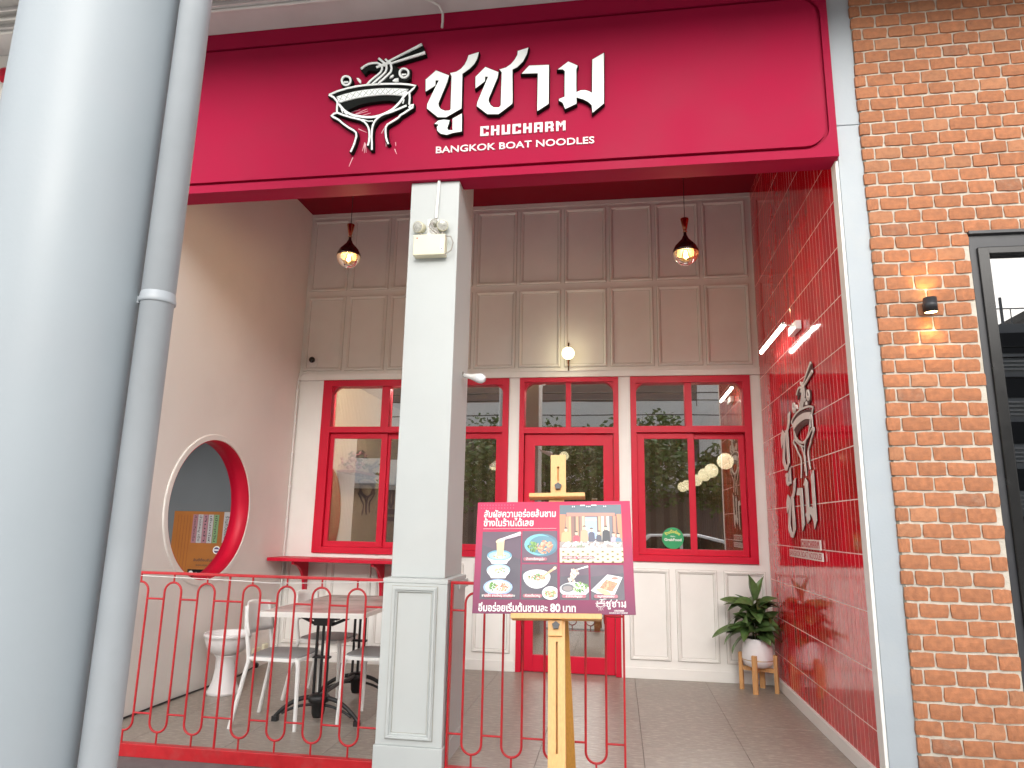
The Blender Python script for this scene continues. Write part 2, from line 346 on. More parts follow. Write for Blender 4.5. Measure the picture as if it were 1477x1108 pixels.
# ================================================================== panelled back wall with windows and door
pw = thing('panelled_wall', 'cream panelled shop wall with red-framed windows and door at the back of the porch', 'wall', (-1, YB, 0))
B0, B1 = YB, YB+0.13
bxs('wall_board', 'cream_paint', [(XL, XR, B0, B1, 2.92, ZC), (XL, -3.185, B0, B1, 0, 2.92), (-1.115, -1.003, B0, B1, 0, 2.92), (0.024, 0.143, B0, B1, 0, 2.92), (1.33, XR, B0, B1, 0, 2.92),
    (-3.185, -1.115, B0, B1, 0, 1.072), (0.143, 1.33, B0, B1, 0, 1.072)], pw)
def panel_mesh(w, h, t=0.034, d=0.023):
    b = MB(); prof = [(0, 0), (0.002, d*0.55), (t*0.18, d*0.6), (t*0.24, d), (t*0.55, d*0.95), (t*0.72, d*0.4), (t*0.80, d*0.62), (t*0.93, d*0.5), (t, 0.0)]
    for a in range(4):
        vs = []
        for o_, e in prof:
            c = [(-w/2+o_, -h/2+o_), (w/2-o_, -h/2+o_), (w/2-o_, h/2-o_), (-w/2+o_, h/2-o_)]
            p, q = c[a], c[(a+1) % 4]; vs += [(p[0], -e, p[1]), (q[0], -e, q[1])]
        b.add(vs, [(2*i, 2*i+1, 2*i+3, 2*i+2) for i in range(len(prof)-1)], 'cream_paint')
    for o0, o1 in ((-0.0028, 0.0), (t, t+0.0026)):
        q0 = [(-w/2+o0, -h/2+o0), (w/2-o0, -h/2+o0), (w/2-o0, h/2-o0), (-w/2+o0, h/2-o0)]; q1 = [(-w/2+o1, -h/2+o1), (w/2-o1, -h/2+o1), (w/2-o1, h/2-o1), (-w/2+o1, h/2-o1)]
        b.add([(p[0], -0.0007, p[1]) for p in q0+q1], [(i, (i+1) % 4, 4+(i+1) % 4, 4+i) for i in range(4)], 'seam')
    return b.mesh('panel')
def panels(parent, me, pts, y):
    bx = acc(parent)
    for x, z in pts:
        o = bpy.data.objects.new('panel', me); COL.objects.link(o); o.parent = parent; o.location = (x-bx[0], y-bx[1], z-bx[2])
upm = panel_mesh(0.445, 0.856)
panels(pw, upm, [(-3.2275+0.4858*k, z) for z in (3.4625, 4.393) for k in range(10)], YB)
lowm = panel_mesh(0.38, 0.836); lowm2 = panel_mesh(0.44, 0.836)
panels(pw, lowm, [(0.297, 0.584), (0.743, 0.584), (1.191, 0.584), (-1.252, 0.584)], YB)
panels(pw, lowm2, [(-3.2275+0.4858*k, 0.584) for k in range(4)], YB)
b = MB()
for x0, x1, y, z0, z1 in ((XL, XR, YB-0.030, 2.924, 2.985), (XL, XR, YB-0.040, 2.985, 2.999), (XL, XR, YB-0.014, 4.86, ZC-0.002)):
    b.box(x0, x1, y, YB, z0, z1, 'cream_paint')
b.build('cornice', pw)
bxs('baseboard', 'cream_paint', [(XL, -1.003, YB-0.016, YB, 0, 0.098), (0.024, XR, YB-0.016, YB, 0, 0.098)], pw, 0.003)
def corner(b, x, z, r, sx, y0, y1, m):     # the rounded inside corner of a frame
    pts = [(x, z)]+[(x+sx*(r-r*math.sin(t*math.pi/16)), z-(r-r*math.cos(t*math.pi/16))) for t in range(9)]
    # from (x, z - r...) round to (x + r, z)
    pts = [(x, z), (x, z-r)]+[(x+sx*(r-r*math.cos(t*math.pi/16)), z-r+r*math.sin(t*math.pi/16)) for t in range(1, 8)]+[(x+sx*r, z)]
    b.prism(pts, front(0), -y1, -y0, m)
def window(label, x0, x1, up, sashes):
    w = bpy.data.objects.new('window', None); COL.objects.link(w); w.parent = pw; w['label'] = label
    F0, F1 = YB-0.022, YB+0.10
    b = MB(); jl, jr = up[0][0], up[-1][1]
    b.box(x0, jl, F0, F1, 1.075, 2.92, 'frame_red'); b.box(jr, x1, F0, F1, 1.075, 2.92, 'frame_red')
    b.box(jl, jr, F0, F1, 2.852, 2.92, 'frame_red'); b.box(jl, jr, F0, F1, 2.343, 2.406, 'frame_red'); b.box(jl, jr, F0, F1, 1.075, 1.137, 'frame_red')
    corner(b, jl-0.001, 2.853, 0.105, 1, YB+0.0, YB+0.07, 'frame_red'); corner(b, jr+0.001, 2.853, 0.105, -1, YB+0.0, YB+0.07, 'frame_red')
    b.build('frame', w)
    for p, q in zip(up[:-1], up[1:]):
        bxs('mullion', 'frame_red', [(p[1], q[0], YB-0.004, YB+0.09, 2.406, 2.852)], w, 0.002)
    for p in up: bxs('pane', 'glass', [(p[0]+0.001, p[1]-0.001, YB+0.052, YB+0.056, 2.407, 2.851)], w)
    for i, (a, g0, g1, c) in enumerate(sashes):
        y = YB+0.018 if i % 2 == 0 else YB+0.046
        s = MB(); z0, z1 = 1.139, 2.341
        s.box(a, g0, y, y+0.03, z0, z1, 'frame_red'); s.box(g1, c, y, y+0.03, z0, z1, 'frame_red')
        s.box(g0, g1, y, y+0.03, z0, 1.198, 'frame_red'); s.box(g0, g1, y, y+0.03, 2.280, z1, 'frame_red')
        s.build('sash', w, bevel=0.003)
        b = MB(); tw_ = 0.020 if (i == 0 and len(sashes) == 3) else 0.0      # leftmost pane turned askew to shift the round opening's reflection out of view
        b.add([(x, y+0.013+e+(-tw_*0.65 if x == g0 else tw_), z) for x in (g0, g1) for e in (0, 0.004) for z in (1.198, 2.280)], [(0, 1, 3, 2), (4, 6, 7, 5), (0, 4, 5, 1), (2, 3, 7, 6), (0, 2, 6, 4), (1, 5, 7, 3)], 'glass'); b.build('pane', w)
    return w
window('wide red sliding window half hidden by the square pillar', -3.185, -1.117, [(-3.082, -2.515), (-2.425, -1.85), (-1.76, -1.18)],
       [(-3.08, -3.030, -2.500, -2.432), (-2.46, -2.405, -1.86, -1.79), (-1.81, -1.745, -1.245, -1.182)])
window('red sliding window right of the door', 0.145, 1.328, [(0.202, 0.688), (0.756, 1.257)], [(0.204, 0.275, 0.704, 0.764), (0.730, 0.770, 1.200, 1.255)])
d = bpy.data.objects.new('door', None); COL.objects.link(d); d.parent = pw; d['label'] = 'red framed glass door behind the easel'
b = MB(); F0, F1 = YB-0.022, YB+0.10
b.box(-1.001, -0.949, F0, F1, 0.002, 2.92, 'frame_red'); b.box(-0.03, 0.022, F0, F1, 0.002, 2.92, 'frame_red')
b.box(-0.949, -0.03, F0, F1, 2.872, 2.92, 'frame_red'); b.box(-0.949, -0.03, F0, F1, 2.333, 2.395, 'frame_red')
corner(b, -0.950, 2.873, 0.115, 1, YB, YB+0.07, 'frame_red'); corner(b, -0.029, 2.873, 0.115, -1, YB, YB+0.07, 'frame_red')
b.build('frame', d)
bxs('mullion', 'frame_red', [(-0.518, -0.467, YB-0.004, YB+0.09, 2.395, 2.872)], d, 0.002)
for x0, x1 in ((-0.948, -0.519), (-0.466, -0.031)): bxs('pane', 'glass', [(x0, x1, YB+0.052, YB+0.056, 2.396, 2.871)], d)
s = MB(); y = YB+0.02
s.box(-0.944, -0.838, y, y+0.045, 0.008, 2.329, 'frame_red'); s.box(-0.136, -0.034, y, y+0.045, 0.008, 2.329, 'frame_red')
s.box(-0.838, -0.136, y, y+0.045, 0.008, 0.160, 'frame_red'); s.box(-0.838, -0.136, y, y+0.045, 2.21, 2.329, 'frame_red')
s.build('leaf_frame', d, bevel=0.003)
bxs('pane', 'glass', [(-0.838, -0.136, y+0.02, y+0.024, 0.160, 2.21)], d)
st_ = thing('window_sticker', 'round green food delivery sticker at the bottom of the right window', 'sticker', (0.535, YB+0.028, 1.295))
b = MB(); b.prism([(0.535+0.104*math.cos(t*math.pi/20), 1.300+0.104*math.sin(t*math.pi/20)) for t in range(40)], front(0), -(YB+0.030), -(YB+0.0275), 'sticker_green'); b.build('sticker_disc', st_)
fr = (Vector((0.535, YB+0.027, 1.300)), X_, Z_, -Y_)
textmesh('ร้านนี้อร่อย', 0.036, (fr[0]+Z_*0.052, X_, Z_, -Y_), 0, 'print_yellow', 0.02, 0, 'CENTER', 0.135, parent=st_, arc=0.085)
textmesh('สั่งผ่าน', 0.017, (fr[0]+Z_*0.012, X_, Z_, -Y_), 0, 'plastic_white', 0.015, 0, 'CENTER', parent=st_)
textmesh('GrabFood', 0.036, (fr[0]-Z_*0.026, X_, Z_, -Y_), 0, 'plastic_white', 0.03, 0, 'CENTER', 0.165, parent=st_)

# ================================================================== left side wall with the round opening
sw = thing('side_wall', 'plain cream side wall with a round red-lined opening', 'wall', (XL, 5.6, 0))
def holed(x, flip):
    bm = bmesh.new(); ys, zs = (4.30, 7.15), (-0.07, ZC)
    rect = [bm.verts.new((x, y, z)) for y, z in ((ys[0], zs[0]), (ys[1], zs[0]), (ys[1], zs[1]), (ys[0], zs[1]))]
    cir = [bm.verts.new((x, 5.58+0.605*math.cos(t*math.pi/40), 1.485+0.595*math.sin(t*math.pi/40))) for t in range(80)]
    es = [bm.edges.new((l[i], l[(i+1) % len(l)])) for l in (rect, cir) for i in range(len(l))]
    bmesh.ops.triangle_fill(bm, use_beauty=True, edges=es)
    out = [tuple(v.co) for v in bm.verts], [[v.index for v in f.verts] for f in bm.faces]
    bm.verts.index_update(); out = [tuple(v.co) for v in bm.verts], [[v.index for v in f.verts] for f in bm.faces]
    bm.free(); return out
b = MB()
for x in (XL, XL-0.17): b.add(*holed(x, 0), 'side_paint')
b.add([(XL, 4.30, -0.07), (XL-0.17, 4.30, -0.07), (XL-0.17, 4.30, ZC), (XL, 4.30, ZC)], [(0, 1, 2, 3)], 'side_paint')
b.build('wall_face', sw)
b = MB(); n = 80
cy = lambda r, t: (5.58+r*math.cos(t*2*math.pi/n), 1.485+r*0.985*math.sin(t*2*math.pi/n))
vs = [(XL+dx, *cy(r, t)) for r, dx in ((0.605, 0.002), (0.596, 0.006), (0.596, -0.175), (0.604, -0.175)) for t in range(n)]
b.add(vs, [(k*n+t, k*n+(t+1) % n, (k+1)*n+(t+1) % n, (k+1)*n+t) for k in range(3) for t in range(n)], 'frame_red', True); lab(b.build('opening_lining', sw), 'glossy red lining of the round opening')
b = MB(); vs = [(XL+dx, *cy(r, t)) for r, dx in ((0.606, 0.0), (0.606, 0.012), (0.648, 0.012), (0.655, 0.008), (0.655, 0.0)) for t in range(n)]
b.add(vs, [(k*n+t, k*n+(t+1) % n, (k+1)*n+(t+1) % n, (k+1)*n+t) for k in range(4) for t in range(n)], 'side_paint'); b.build('ring_moulding', sw)
# the passage behind it
pg = MB(); pg.box(-7.0, XL-0.175, 7.0, 7.15, -0.07, 3.6, 'room_grey'); tag(pg.build('passage_wall', base=(-5, 7.0, -0.07)), 'dark grey wall of the passage seen through the round opening', 'wall')
pcl = MB(); pcl.box(-7.0, XL-0.172, 4.46, 7.15, 3.2, 3.35, 'room_grey'); pcl.box(-7.1, -6.95, 4.46, 7.0, -0.07, 3.2, 'room_grey'); tag(pcl.build('passage_ceiling', base=(-5, 5.8, 3.2)), None, kind='structure')
fw_ = MB(); fw_.box(-9.0, -3.56, 4.274, 4.45, 3.2, 5.097, 'side_paint'); fw_.box(-9.0, -5.4, 4.274, 4.45, -0.07, 3.2, 'side_paint'); tag(fw_.build('neighbour_wall', base=(-6, 4.3, -0.07)), 'pale upper wall glimpsed left of the big round column', 'wall')
ab = MB(); ab.lathe([(0.001, 0.055), (0.035, 0.05), (0.058, 0.03), (0.065, 0.0)], (-4.885, 4.274, 4.905), 'frame_red', 20, (0, -1, 0)); tag(ab.build('alarm_bell', base=(-4.885, 4.274, 4.905)), 'small round red fitting at the left edge high on the pale wall', 'alarm bell')
nb = thing('notice_board', 'orange notice board with coloured strips behind the round opening', 'notice board', (-4.4, 6.98, 0.7))
bxs('board_panel', 'board_orange', [(-4.775, -4.07, 6.955, 6.985, 0.70, 1.478)], nb, 0.002)
for x0, c in ((-4.545, (0.36, 0.17, 0.20)), (-4.485, (0.44, 0.42, 0.43)), (-4.425, (0.37, 0.18, 0.22)), (-4.363, (0.44, 0.43, 0.44)), (-4.300, (0.19, 0.32, 0.15))):
    bxs('strip', flat('print_%d' % int(c[1]*1000), c), [(x0, x0+0.057, 6.951, 6.9548, 1.145, 1.445)], nb)
bxs('strip', flat('print_610', (0.46, 0.45, 0.46)), [(-4.185, -4.115, 6.951, 6.9548, 1.15, 1.474)], nb)
rot = lambda x, z: (Vector((x, 6.9505, z)), -Z_, X_, -Y_)
flat('print_ink', (0.03, 0.025, 0.035))
for x, s_, tx in ((-4.528, 0.034, 'ก๋วยเตี๋ยวเรือ'), (-4.468, 0.034, 'น้ำตกหมู เนื้อ'), (-4.405, 0.030, 'ต้มยำ'), (-4.345, 0.030, 'เย็นตาโฟ'), (-4.283, 0.034, 'เปิดทุกวัน'), (-4.165, 0.055, 'ร้านก๋วยเตี๋ยว')):
    textmesh(tx, s_, rot(x, 1.432), 0, 'print_ink', 0.01, 0, 'LEFT', 0.27, parent=nb)
b = MB(); c0 = lambda r, x, z: [(x+r*math.cos(t*math.pi/12), z+r*math.sin(t*math.pi/12)) for t in range(24)]
b.prism(c0(0.042, -4.235, 1.075), front(0), -6.9548, -6.951, 'plastic_white'); b.prism(c0(0.030, -4.235, 1.075), front(0), -6.951, -6.9505, flat('print_purple', (0.09, 0.05, 0.16)))
b.box(-4.262, -4.208, 6.9498, 6.9504, 1.068, 1.082, 'plastic_white'); b.build('round_emblem', nb)
b = MB(); b.box(-4.545, -4.09, 6.951, 6.9548, 0.79, 0.87, 'black_gloss'); b.prism(c0(0.026, -4.505, 0.83), front(0), -6.951, -6.9505, 'plastic_white'); b.build('black_strip', nb)
textmesh('เปิดทุกวัน 10:00 - 20:00', 0.03, (Vector((-4.46, 6.9505, 0.82)), X_, Z_, -Y_), 0, 'plastic_white', 0, 0, 'LEFT', 0.3, parent=nb)
textmesh('ยินดีต้อนรับทุกท่าน', 0.036, (Vector((-4.49, 6.9545, 0.955)), X_, Z_, -Y_), 0, 'print_ink', 0.02, 0, 'LEFT', 0.32, parent=nb)
textmesh('ขอบคุณลูกค้า', 0.030, (Vector((-4.46, 6.9545, 0.905)), X_, Z_, -Y_), 0, 'print_ink', 0.01, 0, 'LEFT', 0.25, parent=nb)
for k in range(5): bxs('ruled_line', flat('print_line', (0.30, 0.09, 0.02)), [(-4.725+0.036*k, -4.719+0.036*k, 6.953, 6.9548, 0.86, 1.44)], nb)

# ================================================================== red tiled wall
tw = thing('tiled_wall', 'glossy red tiled wall on the right side of the porch', 'wall', (XR, 5.7, 0))
bxs('backing', 'grout', [(XR+0.0021, XR+0.10, 4.420, 7.15, -0.07, ZC+0.1)], tw)
bxs('baseboard', 'cream_paint', [(XR-0.014, XR+0.003, 4.419, 7.0, 0.0005, 0.092)], tw, 0.003)
def tile_mesh(h):
    b = MB(); w, c = 0.0702, 0.0014
    f = lambda e, x: [(x, -w/2+e, -h/2+e), (x, w/2-e, -h/2+e), (x, w/2-e, h/2-e), (x, -w/2+e, h/2-e)]
    b.add(f(0, 0.006)+f(0, 0.0030)+f(c, 0.0012), [(8, 9, 10, 11)]+[(i, (i+1) % 4, 4+(i+1) % 4, 4+i) for i in range(4)]+[(4+i, 4+(i+1) % 4, 8+(i+1) % 4, 8+i) for i in range(4)], 'tile_red')
    return b
tmesh = tile_mesh(0.3185).mesh('tile'); tl = []
zj = 0.301+0.3222*0
for r in range(-1, 15):
    z0, z1 = 0.301+0.3222*r, 0.301+0.3222*(r+1)
    if r == -1: z0 = 0.093
    z1 = min(z1, ZC)
    for c in range(35):
        y0 = 4.4185+0.0745*c; y1 = min(y0+0.0745, 7.0)
        if y1-y0 < 0.02: continue
        tl.append((y0, y1, z0, z1))
def show_size(t):
    y0, y1, z0, z1 = t
    if z1 > 3.75+(y0-4.42)*0.50: return 0
    return 1/((y0+y1)/2)**3*(1 if z1 > 0.2 else 0.9)
tl.sort(key=show_size, reverse=True); rest = MB()
for i, (y0, y1, z0, z1) in enumerate(tl):
    if i < 300:
        o = bpy.data.objects.new('tile', tmesh); COL.objects.link(o); o.parent = tw
        o.location = (random.uniform(-0.0004, 0.0004), (y0+y1)/2-5.7, (z0+z1)/2); o.scale = (1, (y1-y0)/0.0745, (z1-z0-0.0045)/0.3185)
        o.rotation_euler = (0, random.uniform(-0.0018, 0.0018), random.uniform(-0.005, 0.005))
    else:
        k = tile_mesh(z1-z0-0.0045); q = random.uniform(-0.0006, 0.0006)
        rest.add([(XR+x+q, y*(y1-y0)/0.0745+(y0+y1)/2, z+(z0+z1)/2) for x, y, z in k.v], k.f, 'tile_red')
tag(rest.build('far_tiles', tw), None, kind='stuff')

# ================================================================== corner column and brick wall
cc = thing('corner_column', 'narrow white corner column between red tiles and brick wall', 'column', (1.52, 4.4, -0.07))
bxs('shaft', 'corner_paint', [(1.445, 1.604, 4.321, 4.47, -0.07, 4.003)], cc, 0.004); bxs('upper_shaft', 'corner_paint', [(1.446, 1.604, 4.322, 4.47, 4.007, 5.10)], cc, 0.004)
bxs('side_return', 'cream_paint', [(1.4255, 1.4445, 4.326, 4.4165, -0.07, 3.757)], cc, 0.003)
M['sealant'] = nmat('sealant', (0.20, 0.20, 0.165), 0.9, 0.3, 20, 0.8, 60, dirt=(0.42, 0.42, 0.38), dscale=9, damt=0.8)
b = MB(); zz = [-0.07+0.05*k for k in range(104)]; sw_ = [(1.593+random.uniform(-0.003, 0.002), 1.604+random.uniform(-0.001, 0.005)) for _ in zz]
b.add([(p, 4.3185, z) for (p, q), z in zip(sw_, zz)]+[(q, 4.309, z) for (p, q), z in zip(sw_, zz)], [(i, i+1, len(zz)+i+1, len(zz)+i) for i in range(len(zz)-1)], 'sealant'); lab(b.build('sealant_joint', cc), 'ragged grey-green joint against the bricks')
bw = thing('brick_wall', 'orange brick wall with pale mortar at the right edge', 'wall', (2.4, 4.3, -0.07))
WX0, WZ0, WZ1 = 2.150, 0.30, 3.222
bxs('mortar_bed', 'mortar', [(1.606, 3.6, 4.311, 4.45, WZ1, 5.6), (1.606, WX0, 4.311, 4.45, -0.07, WZ1), (WX0, 3.6, 4.311, 4.45, -0.07, WZ0)], bw)
def brick_mesh(seed, m):
    rnd = random.Random(seed); b = MB(); nx, nz, L, H, D = 6, 3, 0.148, 0.0740, 0.024; vs, fs = [], []
    for j in range(nz+1):
        for i in range(nx+1):
            x, z = -L/2+L*i/nx, -H/2+H*j/nz; ed = (i in (0, nx))+(j in (0, nz))
            y = rnd.uniform(-0.0015, 0.0015)+(0.0025 if ed == 1 else 0.0055 if ed == 2 else 0)
            if ed: x += rnd.uniform(-0.003, 0.003); z += rnd.uniform(-0.0028, 0.0028)
            if ed == 2: x *= 0.975; z *= 0.95
            vs.append((x, y, z))
    g = lambda i, j: j*(nx+1)+i
    fs = [(g(i, j), g(i+1, j), g(i+1, j+1), g(i, j+1)) for j in range(nz) for i in range(nx)]
    rim = [g(i, 0) for i in range(nx)]+[g(nx, j) for j in range(nz)]+[g(i, nz) for i in range(nx, 0, -1)]+[g(0, j) for j in range(nz, 0, -1)]
    k = len(vs)
    for q in rim: vs.append((vs[q][0]*1.01, D, vs[q][2]*1.02))
    n = len(rim); fs += [(rim[i], k+i, k+(i+1) % n, rim[(i+1) % n]) for i in range(n)]
    b.add(vs, fs, m); return b
protos = [brick_mesh(q, m) for q, m in enumerate(('brick', 'brick', 'brick', 'brick', 'brick_pale', 'brick_dark'))]
bms = [p.mesh('brick') for p in protos]
PX, PZ = 0.1585, 0.0877; cand = []
for r in range(64):
    z = 0.010+PZ*r+random.uniform(-0.0012, 0.0012); x = 1.590-(0.082 if r % 2 else 0.0)-(0.02 if r % 4 == 0 else 0)
    while x < 3.3:
        w = PX*random.uniform(0.95, 1.05)-0.0125; x0, x1 = x, x+w; x = x1+0.0125
        x0 = max(x0, 1.588+random.uniform(-0.004, 0.007))
        if WZ0-0.03 < z < WZ1+0.02: x1 = min(x1, WX0-0.006+random.uniform(-0.003, 0.009))
        if x1-x0 < 0.028: continue
        cand.append((x0, x1, z))
edge = lambda z: 2.20+max(0, z-3.2)*0.33 if z > 3.2 else 9
cand.sort(key=lambda c: (c[0] > 2.27+max(0, c[2]-3.22)*0.27, c[2] > 4.98 or c[2] < 0.12, c[0]))
ext = MB()
for i, (x0, x1, z) in enumerate(cand):
    k = random.choices(range(6), (22, 22, 22, 22, 14, 5))[0]; dy = 4.3+random.uniform(-0.0022, 0.0018); h = random.uniform(0.96, 1.03)
    if i < 300:
        o = bpy.data.objects.new('brick', bms[k]); COL.objects.link(o); o.parent = bw
        o.location = ((x0+x1)/2-2.4, dy-4.3, z+0.07); o.scale = ((x1-x0)/0.146, 1, h); o.rotation_euler = (0, random.uniform(-0.012, 0.012), 0)
    else:
        ext.add([(a*(x1-x0)/0.146+(x0+x1)/2, dy+c, e*h+z) for a, c, e in protos[k].v], protos[k].f, protos[k].mats[0])
if ext.v: tag(ext.build('outer_bricks', bw), None, kind='stuff')
w = bpy.data.objects.new('window', None); COL.objects.link(w); w.parent = bw; w['label'] = 'tall black-framed dark window at the right edge'
b = MB(); b.box(WX0+0.004, 2.192, 4.314, 4.44, WZ0, WZ1-0.004, 'black_frame'); b.box(2.192, 3.5, 4.314, 4.44, 3.112, WZ1-0.004, 'black_frame'); b.box(WX0, 3.5, 4.288, 4.32, WZ1-0.022, WZ1-0.003, 'black_frame'); b.build('frame', w)
b = MB(); b.box(2.192, 2.252, 4.296, 4.40, WZ0, 3.112, 'black_gloss'); b.box(2.252, 3.5, 4.296, 4.40, 3.070, 3.112, 'black_gloss'); b.build('inner_frame', w, bevel=0.004)
bxs('pane', 'glass_dark', [(2.252, 3.5, 4.345, 4.350, WZ0, 3.070)], w)
bxs('backing', 'black_gloss', [(2.20, 3.5, 4.90, 4.92, WZ0, 3.2)], w)

# ================================================================== fascia, porch ceiling, overhang
fa = thing('shop_fascia', 'wide crimson fascia board above the porch carrying the white logo', 'fascia', (-1.0, 4.35, 3.759))
bxs('beam', 'crimson', [(-3.56, 1.4345, 4.292, 4.44, 3.759, 5.097)], fa)
def rrect(x0, x1, z0, z1, r, k=10):
    p = []
    for cx, cz, a in ((x1-r, z0+r, -90), (x1-r, z1-r, 0), (x0+r, z1-r, 90), (x0+r, z0+r, 180)):
        p += [(cx+r*math.cos(R_(a+90*i/k)), cz+r*math.sin(R_(a+90*i/k))) for i in range(k+1)]
    return p
inner, outer, gr = rrect(-3.43, 1.366, 3.842, 4.942, 0.13), rrect(-3.452, 1.388, 3.818, 4.964, 0.152), [(-3.56, 3.759), (1.434, 3.759), (1.434, 5.097), (-3.56, 5.097)]
b = MB(); b.prism(inner, front(0), -4.291, -4.268, 'crimson'); o = b.build('centre_panel', fa)
bm = bmesh.new()
lo = [bm.verts.new((x, 4.268, z)) for x, z in outer]; lr = [bm.verts.new((x, 4.268, z)) for x, z in gr]
bmesh.ops.triangle_fill(bm, use_beauty=True, edges=[bm.edges.new((l[i], l[(i+1) % len(l)])) for l in (lo, lr) for i in range(len(l))])
bm.verts.index_update(); b = MB(); b.add([tuple(v.co) for v in bm.verts], [[v.index for v in f.verts] for f in bm.faces], 'crimson'); bm.free()
for l, c in ((outer, 4.291), (gr, 4.293)):
    k = len(l); b.add([(x, 4.268, z) for x, z in l]+[(x, c, z) for x, z in l], [(i, (i+1) % k, k+(i+1) % k, k+i) for i in range(k)], 'crimson')
b.build('border_frame', fa)
ce = MB(); ce.box(XL, XR+0.05, 4.44, 7.15, ZC, ZC+0.15, 'ceiling_red'); tag(ce.build('porch_ceiling', base=(-1, 5.7, ZC)), None, kind='structure')
oc = thing('overhang_soffit', 'grey soffit with white trim strips above the fascia', 'soffit', (-1, 3.2, 5.1))
bxs('soffit_board', 'soffit_grey', [(-10, 6, 3.985, 4.9, 5.10, 5.25)], oc)
b = MB()
for k in range(6):
    y1 = 3.985-0.16*k; b.box(-10, 6, y1-0.150, y1, 5.125, 5.16, 'soffit_dark'); b.box(-10, 6, y1-0.16, y1-0.150, 5.10, 5.16, 'soffit_grey')
b.box(-10, 6, 3.02, 3.985, 5.161, 5.25, 'soffit_dark'); b.build('soffit_plank', oc)
b = MB(); b.tube([(-10, 4.02, 5.086), (6, 4.02, 5.086)], 0.012, 'strip_white', 10); b.tube([(-10, 3.905, 5.10), (6, 3.905, 5.10)], 0.011, 'strip_white', 10); b.build('trim_strip', oc)
cb = MB(); cb.tube([(-1.40, 4.03, 5.07), (-1.30, 4.10, 5.075), (-1.235, 4.16, 5.07), (-1.215, 4.20, 5.035), (-1.217, 4.215, 4.98), (-1.222, 4.22, 4.935)], 0.009, 'strip_white', 8)
tag(cb.build('cable', base=(-1.22, 4.2, 5.0)), 'bent white cable end hanging over the top of the fascia', 'cable')

# ================================================================== pillar
pl = thing('square_pillar', 'white square pillar on a panelled plinth in the middle', 'pillar', (-1.24, 4.5, -0.07))
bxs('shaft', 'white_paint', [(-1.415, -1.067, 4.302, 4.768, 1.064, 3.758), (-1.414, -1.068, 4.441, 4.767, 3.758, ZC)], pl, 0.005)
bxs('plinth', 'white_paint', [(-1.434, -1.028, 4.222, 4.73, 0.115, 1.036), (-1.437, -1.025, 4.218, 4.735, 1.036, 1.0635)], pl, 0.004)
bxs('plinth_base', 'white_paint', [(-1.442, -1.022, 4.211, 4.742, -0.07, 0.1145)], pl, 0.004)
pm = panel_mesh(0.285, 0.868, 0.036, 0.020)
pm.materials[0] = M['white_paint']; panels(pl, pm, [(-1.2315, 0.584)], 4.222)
b = MB(); b.box(-1.0245, -1.012, 4.5, 4.75, 0.985, 1.035, 'white_paint'); b.build('side_moulding', pl, bevel=0.003)
rc = thing('round_column', 'large round grey-blue column in the left foreground', 'column', (-1.850, 1.967, -0.07))
b = MB(); b.lathe([(0.266, -0.07), (0.266, 5.3)], (-1.850, 1.967, 0), 'column_paint', 96); b.build('shaft', rc)
dp = thing('downpipe', 'grey drainpipe with a coupling beside the round column', 'pipe', (-1.517, 1.987, -0.07)); pc0 = (-1.517, 1.987, 0)
b = MB(); b.lathe([(0.0515, -0.07), (0.0515, 2.105), (0.0528, 2.106), (0.0528, 5.3)], pc0, 'pipe_paint', 40); b.build('pipe', dp)
b = MB(); b.lathe([(0.0529, 2.100), (0.0562, 2.101), (0.0574, 2.105), (0.0574, 2.114), (0.0558, 2.119), (0.0545, 2.132), (0.0529, 2.137)], pc0, 'pipe_paint', 40); b.build('coupling', dp)
b = MB(); b.box(-1.590, -1.560, 1.975, 1.995, 2.104, 2.128, 'pipe_paint'); b.lathe([(0.006, 0.0), (0.006, 0.008), (0.0, 0.009)], (-1.566, 1.974, 2.116), 'iron', 8, (0, -1, 0)); b.build('clip', dp)

